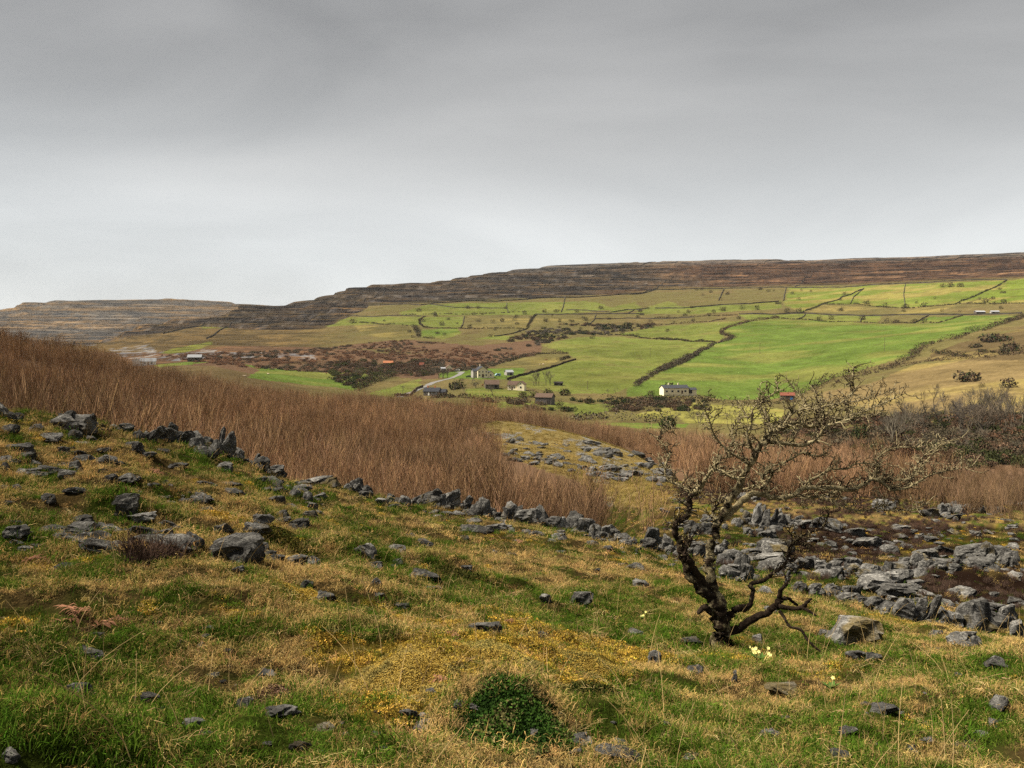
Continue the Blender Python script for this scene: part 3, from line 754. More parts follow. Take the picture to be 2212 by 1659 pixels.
def put_rock(name, kind, p, w, h, dep=None, parent=None, sink=.28, tilt=None, yaw=None, seed=None):
    me = ROCKS[kind][(seed if seed is not None else rng.integers(1000)) % 9]
    o = new_obj(name, me)
    dep = w * rng.uniform(.6, .95) if dep is None else dep
    hh = h / (1 - sink)
    o.scale = (w, dep, hh)
    if tilt is None: tilt = (rng.normal() * .10, rng.normal() * .12)
    yaw = rng.uniform(-.5, .5) if yaw is None else yaw
    o.rotation_euler = (tilt[0], tilt[1], yaw)
    z = min(float(gz(p[0], p[1])), p[2])
    loc = Vector((p[0], p[1], z - sink * hh))
    if parent is not None: o.location = loc - parent.location; o.parent = parent
    else: o.location = loc
    FOOT.append((p[0], p[1], .5 * math.sqrt(w * dep)))
    return o
def px_rock(fn, x, y, w, h, s, kind=None, rmin=2.0, rmax=70., parent=None, name='rock', **kw):
    """x,y: base centre, w,h: size in zoom pixels of scale s"""
    u, v = fn(x, y)
    p = cast(u, v, rmin, rmax)
    d = math.hypot(p.x, p.y)
    k = s * SC * d / F
    if kind is None: kind = 'slab' if w > 1.7 * h else 'boulder'
    # rocks are seen from above: part of the drawn height is their top
    hm = h * k * (1.0 if parent is not None else 1.0 if kind != 'slab' else .9)
    if parent is None: w *= 1.04
    p = p + Vector((p.x, p.y, 0)).normalized() * (w * k * .2)
    p.z = float(gz(p.x, p.y))
    if kind == 'flake' and 'dep' not in kw:
        w *= .62; hm *= 1.15; kw['dep'] = w * k * rng.uniform(.9, 1.5)
    return put_rock(name, kind, p, w * k, hm, parent=parent, **kw)

def zone_label(u, v):
    if u < 640 and v < 1110: return 'small weathered rock among many below the leaning slab wall on the left'
    if u < 740 and v < 1250: return 'smaller rock scattered round the ledge outcrop on the left slope'
    if u < 1480 and v < 1190: return 'small flat rock in the grass in front of the long middle wall'
    if u < 1480 and v < 1390: return 'small grey rock on the open grass between middle wall and golden moss'
    if u >= 1480 and v < 1430: return 'small rock in the grass around the thorn tree'
    if u < 1000: return 'small stone in the dark grass at the lower left'
    return 'small stone in the grass along the bottom right'
LR = 'small weathered limestone rock half sunk in the grass of the near slope'
def loose(fn, s, rows, label=LR, group='loose rocks on the near slope', **kw):
    for r in rows:
        lab = label; k = dict(kw)
        for e in r[4:]:
            if isinstance(e, str) and e in ROCKS: k['kind'] = e
            elif isinstance(e, str): lab = e
            else: k['tilt'] = (.05, e)
        o = px_rock(fn, *r[:4], s, **k)
        if lab == LR: lab = zone_label(*fn(r[0], r[1])); tag(o, lab, 'rock', lab.replace('small ', 'small rocks: '))
        else: tag(o, lab, 'rock')
S1, S2, S3, S4, S5 = .36166, .45208, .40687, .36166, .40687
loose(Q1, S1, [
 (950, 985, 210, 75, 'slab', 'dark blocky limestone rock topping the ledge outcrop on the left slope'),
 (735, 970, 200, 80, 'slab', 'domed grey slab left of the blocky rock in the left ledge outcrop'), (550, 930, 170, 60), (450, 965, 220, 45),
 (1090, 1100, 420, 110, 'slab', 'long flat tilted grey slab in the middle of the left ledge outcrop'),
 (1310, 1090, 130, 110, 'boulder', 'dark upright stone at the right end of the long tilted slab'),
 (1600, 1190, 420, 170, 'boulder', 'largest pale-faced limestone block of the ledge outcrop on the left slope'),
 (1130, 945, 170, 60), (950, 905, 220, 50), (1110, 995, 120, 50),
 (850, 860, 150, 110, 'boulder', 'dark mossy boulder above the ledge outcrop on the left slope'), (830, 795, 200, 60),
 (1730, 1000, 200, 90, 'slab'), (1510, 975, 130, 65), (1650, 1045, 200, 40), (1780, 1100, 130, 70), (1800, 1145, 150, 55), (1880, 1155, 100, 40), (2010, 1180, 130, 50), (2110, 1195, 100, 60), (2020, 940, 150, 60), (1740, 905, 100, 40),
 (1520, 555, 110, 60, 'boulder', 'small pale whitish rock below the leaning slab wall on the left'),
 (1200, 535, 140, 35), (1390, 655, 130, 35), (1560, 655, 150, 30), (1580, 715, 150, 50), (1780, 625, 80, 40), (1870, 655, 110, 35),
 (1995, 728, 80, 50), (2075, 750, 80, 60), (1850, 575, 150, 45), (510, 712, 150, 40), (335, 768, 100, 50), (230, 595, 180, 30), (330, 560, 140, 35), (245, 525, 80, 40),
 (520, 550, 80, 60), (420, 435, 90, 45), (350, 365, 150, 60), (510, 340, 90, 60), (620, 350, 80, 35), (570, 390, 130, 40), (250, 295, 100, 55), (60, 295, 120, 50), (30, 560, 60, 60),
 (20, 690, 60, 40), (120, 690, 90, 40), (935, 425, 80, 60), (1100, 430, 90, 30), (1010, 460, 90, 30), (700, 435, 90, 25), (800, 515, 80, 30), (540, 450, 100, 35),
 (640, 1330, 100, 40), (1600, 1245, 110, 40), (1820, 1275, 120, 25), (110, 1050, 80, 30), (180, 1090, 100, 30), (760, 1070, 120, 30), (2060, 240, 80, 40)])
loose(Q2, S2, [
 (635, 795, 140, 70), (690, 860, 110, 40), (820, 770, 100, 45), (960, 915, 180, 55, 'slab', 'flat tilted slab propped on a green tussock mid slope'), (1010, 1000, 100, 45), (1190, 865, 70, 25), (970, 730, 100, 25),
 (1240, 660, 200, 40), (1340, 655, 150, 40), (1230, 615, 100, 25), (1390, 662, 140, 30), (1570, 685, 90, 30), (1690, 705, 100, 35), (1440, 798, 60, 35), (1350, 783, 30, 25),
 (1790, 1075, 125, 95, 'boulder', 'dark rounded boulder on open grass left of the thorn tree'), (1620, 1040, 60, 45), (2130, 960, 90, 45), (2100, 870, 120, 40), (2040, 850, 70, 30), (430, 1035, 110, 60), (330, 965, 80, 45),
 (735, 515, 75, 32, 'boulder', 'small white stone at the left end of the long drystone wall'), (650, 475, 80, 40), (820, 838, 70, 30), (280, 838, 120, 50), (360, 850, 90, 50), (290, 635, 120, 45), (700, 965, 60, 50), (360, 555, 60, 50), (200, 580, 70, 35),
 (90, 620, 110, 60), (150, 905, 60, 25), (1650, 620, 60, 25), (1180, 700, 50, 20)])
loose(Q3, S3, [
 (1150, 1050, 290, 180, 'boulder', 'big dark ridged boulder right of the thorn tree', .32), (1020, 990, 90, 40),
 (1690, 1000, 120, 40), (1850, 1045, 230, 70, 'slab', 'low flat slab under the right-hand wall'), (1200, 1135, 110, 60), (1310, 1145, 110, 60), (240, 1225, 120, 65, 'boulder', 'pale rounded stone below and left of the thorn tree'),
 (480, 1275, 60, 65, 'flake'), (5, 1170, 90, 90, 'boulder'), (2040, 1180, 120, 45), (620, 1045, 80, 60)])
loose(Q6, S3, [(800, 575, 300, 62, 'slab', 'long flat grey slab in the grass below the thorn tree', .18), (1375, 650, 165, 60, 'slab'), (1360, 660, 50, 35), (80, 770, 100, 80), (680, 815, 150, 55), (1160, 785, 120, 60), (1100, 935, 110, 60), (2090, 640, 110, 65), (2030, 735, 60, 40), (1900, 845, 90, 30)])
loose(Q4, S4, [(535, 900, 175, 85, 'boulder', 'pale flat-topped stone in the dark grass at lower left'), (1655, 1015, 120, 105, 'boulder', 'pale pointed stone beside the earth mound'), (2040, 1310, 145, 95, 'boulder', 'smooth grey stone at the bottom edge left of centre'),
 (1540, 615, 70, 35), (1310, 1100, 140, 60), (650, 515, 110, 50), (70, 1345, 110, 70)])
loose(Q5, S5, [(730, 945, 110, 50, 'boulder', 'small white stone in the hollow left of the green hummock'), (845, 1000, 170, 60, 'slab', 'flat beige stone in the hollow left of the green hummock'), (1190, 425, 210, 75, 'slab', 'long low rock behind the golden moss bank'), (680, 280, 110, 35), (2090, 438, 90, 40), (1530, 455, 90, 40), (1740, 1155, 80, 45), (560, 215, 80, 40)])
for i in range(40):                         # more half-buried stones
    u = rng.uniform(0, 2200); v0 = np.interp(u, [0, 600, 1300, 1500, 2212], [900, 1045, 1180, 1230, 1420])
    v = v0 + (1640 - v0) * rng.random() ** 1.7
    p = cast(u, v, 2, 40); d = math.hypot(p.x, p.y); w = rng.uniform(.05, .16) * (1 + d / 16)
    tag(put_rock('rock', 'slab' if rng.random() < .6 else 'boulder', p, w, w * rng.uniform(.15, .35)), zone_label(u, v), 'rock', zone_label(u, v).replace('small ', 'small rocks: '))

# ------------------------------------------------------------------ drystone walls
WALLK = 1.0
def wall(label, fn, s, stones, rmin=2., rmax=70., fill=0, cat='wall', name='drystone_wall', group='old drystone walls on the slope'):
    u, v = fn(*stones[len(stones) // 2][:2]); base = cast(u, v, rmin, rmax)
    t = empty(name, base); tag(t, label, cat, group, 'thing')
    for st in stones:
        k = {'kind': 'boulder'}
        lean = rng.normal() * .25
        for e in st[4:]:
            if isinstance(e, str): k['kind'] = e
            else: lean = e
        if k['kind'] == 'flake' and rng.random() < (.1 if 'leaning' in name + label else .5): k['kind'] = 'boulder'; lean *= .5
        px_rock(fn, st[0] + rng.normal() * 5, st[1] + rng.normal() * 4, st[2] * rng.uniform(.75, 1.15), st[3] * WALLK * rng.uniform(.68, 1.15), s, rmin=rmin, rmax=rmax, parent=t, name='stone', tilt=(rng.normal() * .12, lean), **k)
    xs = np.array([a[0] for a in stones]); ys = np.array([a[1] for a in stones])
    o = np.argsort(xs)
    for i in range(int(fill * 3.2)):
        x = rng.uniform(xs.min(), xs.max()); y = np.interp(x, xs[o], ys[o]) + rng.uniform(-22, 14)
        w = rng.uniform(26, 66)
        px_rock(fn, x, y, w, w * rng.uniform(.5, .9), s, rng.choice(['boulder', 'slab']), rmin, rmax, t, 'stone', tilt=(rng.normal() * .2, rng.normal() * .3))
    return t
wall('tumbled wall of big leaning slabs against the brown hazel on the left', Q1, S1, [
 (930, 325, 90, 70, .5), (975, 335, 130, 110, 'flake', .9), (1030, 325, 90, 95, 'flake', .7), (1085, 330, 150, 115, 'flake', .8), (1120, 340, 100, 110, 'flake', .6), (1155, 350, 110, 150, 'flake', .35), (1200, 340, 90, 85, .2), (1250, 385, 160, 95), (1290, 340, 150, 100, 'slab', .5), (1330, 400, 120, 90),
 (1375, 435, 170, 60, 'slab', .35), (1420, 380, 120, 100), (1465, 330, 85, 120, 'flake', .1), (1480, 420, 110, 90), (1525, 390, 110, 140, 'flake', .5), (1590, 435, 140, 90, -.2), (1640, 440, 140, 100, 'flake', -.9), (1690, 455, 150, 110, 'flake', -.7), (1720, 420, 80, 100, 'flake', .2), (1770, 470, 120, 90), (1850, 530, 120, 95), (1900, 570, 70, 70)], rmin=14, rmax=27, fill=14)
wall('low heap of flat grey stones left of the leaning slab wall', Q1, S1, [(420, 275, 190, 95), (560, 280, 140, 85), (480, 262, 150, 130, 'slab'), (570, 262, 120, 110, 'slab'), (460, 240, 100, 110), (510, 275, 90, 60), (830, 285, 95, 50)], rmin=14, rmax=27, fill=5, cat='stone heap', name='stone_heap')
wall('pale layered rock ledge cut off by the left edge of the picture', Q1, S1, [(20, 190, 160, 90, 'slab'), (60, 200, 110, 50, 'slab'), (-20, 170, 150, 110, 'slab'), (110, 205, 90, 40, 'slab')], rmin=14, rmax=26, fill=2, cat='stone heap', name='stone_heap')
wall('long crooked drystone wall in front of the hazel in the middle', Q2, S2, [
 (780, 478, 55, 55), (830, 500, 60, 35), (870, 505, 90, 75), (915, 500, 80, 70, 'flake', .5), (960, 500, 130, 90, 'flake', .7), (1000, 490, 110, 110, 'flake', .9), (1040, 515, 70, 50), (1070, 520, 65, 85, 'flake', .3), (1120, 520, 65, 95, 'flake', .2), (1170, 515, 85, 110, 'flake', .35), (1190, 540, 70, 60), (1225, 560, 95, 110), (1265, 560, 80, 90),
 (1285, 520, 100, 60), (1320, 582, 125, 90), (1350, 540, 95, 80), (1405, 590, 95, 115), (1440, 590, 70, 90), (1470, 565, 85, 110, 'flake', .1), (1500, 615, 110, 105), (1530, 600, 70, 70), (1580, 620, 90, 90), (1610, 620, 110, 115), (1650, 635, 90, 70), (1725, 625, 100, 90), (1750, 620, 110, 110), (1800, 615, 110, 120), (1850, 605, 95, 105), (1900, 620, 70, 70), (1970, 628, 85, 70)], rmin=22, rmax=36, fill=26)
wall('scattered stones where the middle wall breaks off beside the hazel', Q2, S2, [(380, 395, 200, 55, 'slab'), (440, 405, 120, 45, 'slab'), (320, 390, 90, 40, 'slab'), (610, 450, 110, 75), (650, 460, 70, 50)], rmin=18, rmax=34, fill=3, cat='stone heap', name='stone_heap')
wall('row of separate standing stones left of the thorn tree trunk', Q2, S2, [(1882, 692, 34, 90, 'flake', 0), (1985, 698, 60, 50), (2010, 705, 45, 40, 'flake'), (2080, 725, 45, 42), (2150, 745, 100, 90), (2190, 745, 90, 100)], rmin=18, rmax=36, fill=3)
wall('stacked stone wall stub behind the thorn tree trunk', Q3, S3, [(20, 455, 90, 90), (72, 480, 75, 110, 'flake', .1), (170, 500, 90, 40), (250, 520, 130, 75), (330, 520, 90, 50), (390, 520, 110, 80), (420, 560, 130, 80), (400, 480, 70, 60, 'slab'), (405, 465, 60, 50, 'slab'), (450, 560, 130, 110), (500, 590, 110, 90), (470, 610, 120, 60), (540, 640, 90, 90, 'flake', .3), (430, 640, 150, 60, 'slab'), (600, 650, 70, 50)], rmin=16, rmax=36, fill=10)
wall('pair of rounded boulders behind the left stem of the thorn tree', Q3, S3, [(220, 380, 110, 85), (300, 375, 90, 100), (260, 380, 70, 60), (330, 380, 50, 60), (420, 355, 50, 35)], rmin=26, rmax=60, cat='stone heap', name='stone_heap')
wall('dark heap of upright stone flakes behind the thorn tree', Q3, S3, [(500, 335, 80, 50), (540, 330, 70, 70), (570, 300, 60, 70, 'flake'), (590, 330, 90, 110, 'flake', .2), (620, 330, 70, 120, 'flake', .3), (650, 332, 70, 115, 'flake', .35), (680, 330, 70, 118, 'flake', .3), (710, 330, 70, 105, 'flake', .4), (740, 330, 70, 95, 'flake', .4), (770, 330, 70, 80, 'flake'), (800, 330, 70, 60), (830, 330, 60, 50), (860, 325, 70, 40), (560, 390, 80, 55), (635, 395, 55, 40)], rmin=26, rmax=60, fill=14, cat='stone heap', name='stone_heap')
wall('ragged line of rubble crossing the rocky ground right of the thorn tree', Q3, S3, [(680, 610, 80, 50), (740, 605, 80, 50), (800, 600, 90, 55), (860, 580, 90, 70), (910, 575, 80, 60), (950, 590, 70, 60), (990, 600, 90, 70), (1030, 630, 80, 80), (1075, 640, 80, 85), (1120, 640, 60, 40), (1180, 610, 90, 40), (1260, 600, 110, 40), (1380, 630, 120, 70, 'slab'), (1490, 575, 130, 65), (1560, 585, 110, 90), (1600, 590, 80, 60), (1700, 580, 110, 50), (1790, 590, 90, 50), (1880, 540, 110, 60), (2010, 530, 90, 100), (2080, 540, 120, 90), (2150, 580, 90, 60)], rmin=20, rmax=60, fill=26)
wall('heavy tumbled wall of big dark slabs at the right edge', Q3, S3, [(880, 730, 120, 60, 'slab'), (960, 735, 140, 55, 'slab'), (1060, 735, 180, 75, 'slab'), (1170, 745, 140, 70, 'slab'), (1160, 790, 170, 60, 'slab'), (1260, 800, 140, 70, 'slab'), (1320, 840, 200, 95, 'slab', .35), (1390, 860, 150, 90, .3), (1460, 870, 120, 100), (1520, 880, 90, 100, 'flake', .3), (1570, 890, 100, 130, 'flake', .4), (1620, 910, 120, 140, 'flake', .3), (1680, 915, 120, 115, .2), (1740, 920, 100, 80), (1800, 925, 120, 100), (1930, 970, 330, 170, .2), (2060, 960, 230, 140, .2), (2110, 890, 160, 90), (2190, 1000, 130, 150), (1980, 860, 130, 50, 'slab'), (1890, 860, 90, 60), (800, 690, 70, 75, 'flake', .1)], rmin=13, rmax=40, fill=14)
wall('small pile of pale topped stones below the brown scrub at far right', Q3, S3, [(1720, 270, 70, 60), (1760, 250, 70, 60), (1790, 235, 60, 55), (1830, 240, 60, 45), (1870, 245, 60, 40), (1740, 285, 90, 40), (1800, 290, 120, 40), (2060, 250, 90, 30)], rmin=26, rmax=75, fill=8, cat='stone heap', name='stone_heap')
wall('lone heap of stones on the crest right of the thorn crown', Q3, S3, [(1370, 240, 60, 50), (1400, 225, 60, 55), (1380, 215, 50, 45), (1350, 250, 50, 40)], rmin=26, rmax=75, cat='stone heap', name='stone_heap')

# ------------------------------------------------------------------ limestone pavement beyond the wall
def pavement():
    n = 0
    for i in range(900):
        if n >= 95: break
        u = rng.uniform(1440, 2230); v = rng.uniform(1075, 1330)
        if v > np.interp(u, [1440, 1700, 2212], [1150, 1240, 1340]): continue
        p = cast(u, v, 24, 72); d = math.hypot(p.x, p.y)
        if d < 25: continue
        if fbm(np.array(p.x / 5), np.array(p.y / 5), 201, 3) < .47: continue
        w = .25 + 1.0 * rng.random() ** 1.6
        o = put_rock('rock', 'slab' if rng.random() < .7 else 'boulder', p, w, w * rng.uniform(.15, .4), sink=.3)
        what = ('broad flat slab' if w > .7 else 'small flat slab') if o.data in ROCKS['slab'] else ('large rounded block' if w > .7 else 'small rounded block')
        where = 'beside the dark stone heap behind the thorn tree' if u < 1640 else ('on the rocky ground below the thorn branches' if v > 1150 else 'on the mossy crest under the thorn crown') if u < 1850 else ('among the heather above the right-hand wall' if v > 1190 else 'on the mossy ground below the far right scrub')
        tag(o, 'grey limestone ' + what + ' ' + where, 'rock', what + 's ' + where); n += 1
pavement()
for i in range(30):                         # outcrop at the end of the knoll
    u = rng.uniform(1265, 1440); v = rng.uniform(965, 1030) + (u - 1350) * .12
    p = cast(u, v, 72, 125); w = rng.uniform(.7, 2.2)
    tag(put_rock('rock', 'slab', p, w, w * rng.uniform(.2, .45)), 'dark bedded rock of the outcrop ending the grassy knoll', 'rock', 'knoll outcrop rocks')
for i in range(14):
    u = rng.uniform(1080, 1290); v = 935 + (u - 1080) * .12 + rng.uniform(0, 55)
    p = cast(u, v, 72, 125); w = rng.uniform(.4, 1.1)
    tag(put_rock('rock', 'slab', p, w, w * rng.uniform(.2, .35)), 'pale slab dotting the yellow grass top of the knoll', 'rock', 'slabs on the grassy knoll')

# ground-hugging moss banks, tussocks and mounds (built below; no grass grows on them)
for c_ in COVERS:
    p_ = cast(c_[2], c_[3]); p_ = p_ + Vector((p_.x, p_.y, 0)).normalized() * c_[4] * .25
    FOOT.append((p_.x, p_.y, c_[4] * (1.0 if c_[0] == 'moss_hummock' else 1.0)))
# ------------------------------------------------------------------ the hawthorn
TB = cast(*T6(485, 1540)); TY = TB.y
PXM = .44596 * SC * TY / F                      # metres per T6 zoom pixel
# name, parent depth start, depth end, points (x, y, radius px) in T6 zoom pixels, lichen 0..1
BR = [
 ('trunk', 0, 0, [(487, 1565, 78), (484, 1515, 58), (480, 1450, 49), (468, 1390, 44), (455, 1330, 45), (438, 1275, 43), (425, 1225, 38)], .5),
 ('limb', 0, -.18, [(432, 1265, 36), (395, 1228, 31), (350, 1195, 27), (310, 1135, 23), (278, 1075, 21), (252, 1010, 19), (240, 950, 18), (226, 900, 16), (217, 862, 15), (250, 832, 14), (288, 800, 14), (300, 760, 14), (301, 710, 14), (322, 680, 14)], .45),
 ('limb', -.18, -.5, [(322, 680, 13), (345, 660, 12), (380, 620, 10), (410, 572, 9), (440, 548, 8), (500, 572, 7), (560, 604, 7)], .8),
 ('limb', -.18, .35, [(318, 684, 11), (285, 660, 9), (250, 640, 8), (190, 612, 6.5), (166, 570, 5.5), (166, 520, 5), (186, 488, 4.5), (166, 430, 4), (125, 386, 3.6), (160, 350, 3), (205, 322, 2)], .85),
 ('limb', 0, .15, [(435, 1255, 34), (430, 1200, 30), (412, 1130, 27), (402, 1070, 25), (415, 1000, 24), (437, 930, 23), (446, 870, 23), (458, 830, 23)], .55),
 ('limb', .15, -.1, [(456, 838, 20), (490, 780, 21), (522, 720, 21), (560, 660, 20), (580, 610, 18), (602, 560, 16), (632, 520, 15), (662, 460, 15), (690, 412, 14), (732, 368, 13)], .6),
 ('limb', -.1, .3, [(730, 370, 12), (772, 338, 12), (822, 318, 12), (880, 297, 11), (940, 312, 10), (1000, 312, 9), (1060, 290, 8), (1130, 270, 6.5), (1200, 250, 5), (1262, 230, 4), (1330, 200, 3.5), (1400, 172, 2.8), (1480, 135, 2)], .85),
 ('limb', -.1, -.45, [(692, 412, 11), (750, 400, 11), (820, 410, 10), (900, 416, 10), (960, 408, 9), (1008, 370, 8), (1036, 322, 7), (1100, 300, 6), (1160, 282, 5), (1230, 262, 4), (1300, 262, 3), (1350, 232, 2)], .9),
 ('limb', .15, .5, [(462, 836, 17), (520, 790, 18), (570, 740, 18), (620, 700, 17), (652, 682, 16), (702, 692, 15), (760, 706, 15), (820, 706, 14), (880, 690, 13), (930, 652, 13), (1000, 652, 12), (1080, 652, 12), (1150, 662, 12), (1210, 656, 11), (1260, 625, 10), (1300, 604, 9), (1350, 620, 9), (1400, 658, 8), (1460, 660, 7), (1522, 640, 6), (1582, 600, 5), (1640, 575, 4), (1702, 560, 3), (1770, 548, 2.2), (1845, 532, 1.5)], .8),
 ('limb', .5, .1, [(925, 655, 8), (960, 610, 8), (1020, 580, 7), (1080, 550, 6), (1160, 546, 5), (1210, 522, 4), (1290, 520, 3), (1340, 540, 2)], .9),
 ('limb', .45, .7, [(880, 692, 8), (950, 702, 8), (1010, 700, 7), (1060, 690, 6), (1112, 674, 5), (1150, 662, 4)], .8),
 ('limb', .55, .2, [(1010, 702, 6), (1050, 712, 5.5), (1100, 732, 5), (1160, 766, 5), (1230, 776, 4.5), (1310, 772, 4), (1340, 755, 3.5), (1390, 748, 3)], .9),
 ('limb', .25, .0, [(1310, 772, 3.5), (1420, 776, 3), (1500, 776, 2.5), (1555, 760, 2), (1592, 743, 1.6)], .9),
 ('limb', .5, .9, [(1300, 604, 7), (1340, 612, 6), (1400, 606, 5), (1470, 612, 4.5), (1510, 600, 4), (1530, 560, 3.5), (1560, 500, 3), (1620, 450, 2.5), (1690, 410, 2), (1790, 378, 1.3)], .9),
 ('limb', .5, .1, [(1322, 604, 6), (1325, 560, 5), (1320, 520, 5), (1330, 488, 4.5), (1380, 450, 4), (1430, 432, 3), (1500, 430, 2.5), (1560, 432, 2)], .9),
 ('limb', .3, .4, [(1430, 440, 3), (1435, 400, 2.5), (1430, 340, 1.6)], .6),
 ('limb', .6, 1.0, [(1480, 655, 5), (1510, 610, 5), (1545, 565, 5), (1580, 525, 4.5), (1620, 475, 4), (1660, 430, 3), (1690, 400, 2)], .95),
 ('limb', -.05, -.4, [(632, 522, 8), (600, 505, 7), (560, 482, 6), (500, 440, 5), (452, 390, 4.5), (422, 330, 4), (400, 262, 3), (368, 200, 2.2)], .8),
 ('limb', -.05, .3, [(602, 562, 8), (560, 602, 8), (502, 582, 7), (450, 552, 6), (435, 515, 6), (470, 492, 5), (530, 478, 4.5), (545, 430, 4.5), (540, 380, 4), (530, 340, 4), (560, 292, 3.5), (600, 250, 3), (560, 202, 2)], .9),
 ('limb', -.05, -.3, [(660, 465, 8), (632, 420, 7), (612, 355, 6), (640, 305, 5), (640, 240, 4), (672, 190, 3), (700, 165, 2)], .85),
 ('limb', -.1, .4, [(742, 365, 9), (740, 320, 8), (728, 270, 7), (702, 232, 6), (690, 190, 5), (740, 150, 4), (780, 120, 3), (775, 70, 2)], .8),
 ('limb', 0, -.4, [(800, 328, 8), (832, 280, 7), (870, 240, 6), (930, 220, 5), (1000, 215, 4.5), (1060, 200, 4), (1120, 190, 3), (1200, 180, 2.5), (1290, 160, 2), (1395, 125, 1.5)], .9),
 ('limb', .05, .5, [(880, 298, 7), (910, 240, 6), (940, 200, 5), (900, 150, 4), (870, 110, 3), (848, 72, 2.2)], .95),
 ('limb', .1, -.2, [(1000, 312, 7), (1050, 250, 6), (1100, 205, 5), (1170, 160, 4), (1198, 120, 3.5), (1196, 60, 2.6), (1198, -5, 1.8)], .6),
 ('limb', -.1, -.3, [(1180, 150, 3.5), (1220, 95, 2.6), (1265, 50, 1.6)], .5),
 ('limb', .15, .5, [(950, 300, 6), (1000, 260, 5), (1010, 200, 4), (1000, 150, 3.5), (955, 85, 2.2)], .6),
 ('limb', .2, .6, [(700, 600, 6), (720, 570, 7), (755, 560, 8), (745, 590, 7), (720, 630, 7), (690, 650, 8)], .95),
 ('limb', .3, .0, [(750, 530, 4), (800, 520, 5), (860, 490, 5), (920, 460, 5), (960, 470, 5), (1010, 480, 4), (1050, 460, 3)], .95),
 ('limb', .1, .6, [(690, 655, 6), (660, 640, 6), (610, 655, 5), (560, 672, 4)], .8),
 ('limb', 0, -.2, [(498, 1435, 26), (545, 1425, 22), (590, 1405, 20), (640, 1382, 19), (690, 1352, 18), (740, 1325, 18), (782, 1300, 19), (795, 1262, 17), (792, 1235, 12), (812, 1200, 10), (838, 1172, 8)], .15),
 ('limb', -.2, -.35, [(785, 1298, 13), (830, 1308, 11), (880, 1312, 11), (920, 1306, 12), (942, 1280, 10), (968, 1258, 5)], .15),
 ('limb', -.3, -.4, [(915, 1308, 9), (950, 1326, 8), (992, 1352, 5)], .1),
 ('limb', -.2, -.05, [(805, 1262, 11), (838, 1258, 9), (862, 1275, 8), (890, 1296, 7)], .15),
 ('limb', -.2, -.45, [(790, 1325, 9), (810, 1350, 8), (830, 1390, 7), (850, 1412, 7), (905, 1428, 7), (935, 1470, 7), (975, 1515, 6), (1030, 1560, 5.5), (1065, 1585, 4)], .15),
 ('limb', 0, .3, [(505, 1385, 22), (520, 1345, 20), (550, 1318, 19), (590, 1308, 20), (618, 1305, 16), (640, 1275, 13), (644, 1215, 12), (636, 1182, 12), (690, 1160, 11), (760, 1120, 10), (820, 1072, 9), (838, 1020, 8), (846, 972, 8), (900, 930, 7), (960, 892, 6), (1030, 872, 5.5), (1048, 822, 5), (1064, 788, 4)], .4),
 ('limb', .2, .1, [(850, 970, 5), (890, 962, 4), (930, 970, 3), (960, 985, 2)], .5),
 ('stub', 0, -.1, [(425, 1335, 20), (385, 1312, 16), (362, 1322, 15), (344, 1335, 10)], .1),
 ('stub', 0, -.2, [(392, 1195, 20), (350, 1135, 18), (318, 1090, 18), (290, 1040, 18), (272, 1012, 12)], .1),
 ('stub', -.1, -.2, [(258, 1010, 10), (285, 985, 9), (302, 955, 7), (312, 928, 5)], .2),
 ('stub', .1, .25, [(440, 830, 11), (428, 800, 9), (432, 765, 8), (470, 730, 6), (510, 700, 4)], .6),
]
tree = empty('hawthorn_tree', TB)
tag(tree, 'bare wind-bent hawthorn with lichened branches on the grassy slope', 'tree')
class Seg: pass
TPTS = []          # points usable for twigs
def tpt(x, y, dy): return np.array(at(*T6(x, y), TY + dy))
for bi, (nm_, d0, d1, pts, lich) in enumerate(BR):
    n = len(pts); ts = np.linspace(0, 1, n)
    P = np.array([tpt(x, y, d0 + (d1 - d0) * t) for (x, y, r_), t in zip(pts, ts)])
    R = np.array([r_ for *_, r_ in pts]) * PXM * 1.04
    k = 4
    Ps = cr_smooth(P, k); Rs = np.interp(np.linspace(0, n - 1, len(Ps)), np.arange(n), R)
    wob = np.stack([vnoise(np.arange(len(Ps)) * .7 + bi * 13, np.full(len(Ps), j * 3.3), bi + j) - .5 for j in range(3)], 1)
    Ps = Ps + wob * (Rs * .9)[:, None] * np.clip(np.arange(len(Ps)), 0, 2)[:, None] / 2
    kn_ = 1 + .2 * (vnoise(np.arange(len(Ps)) * .9 + bi * 5, np.full(len(Ps), 1.7), 77) - .35)
    hgt = np.clip((Ps[:, 2] - TB.z) / .55, 0, 1)
    lc = np.full(len(Ps), lich); lc = np.where(Rs < .02, np.maximum(lc, .8 if nm_ == 'limb' and Ps[0, 2] > TB.z + 1.2 else lc), lc)
    cc = np.stack([lc, (1 - hgt) * .75, np.zeros(len(Ps))], 1)
    b = MB(); b.tube(Ps - np.array(TB), Rs * kn_, 10 if R[0] > .03 else 7, cc, jitter=.13)
    o = new_obj(nm_, b.mesh(nm_, True), MAT_BARK, tree)
    if n > 3 and R.min() < .03:
        tg = np.gradient(Ps, axis=0); tg /= np.linalg.norm(tg, axis=1)[:, None] + 1e-9
        for q in range(len(Ps)):
            if Rs[q] < .032 and Ps[q, 2] > TB.z + .75: TPTS.append((Ps[q], tg[q], Rs[q], lich))
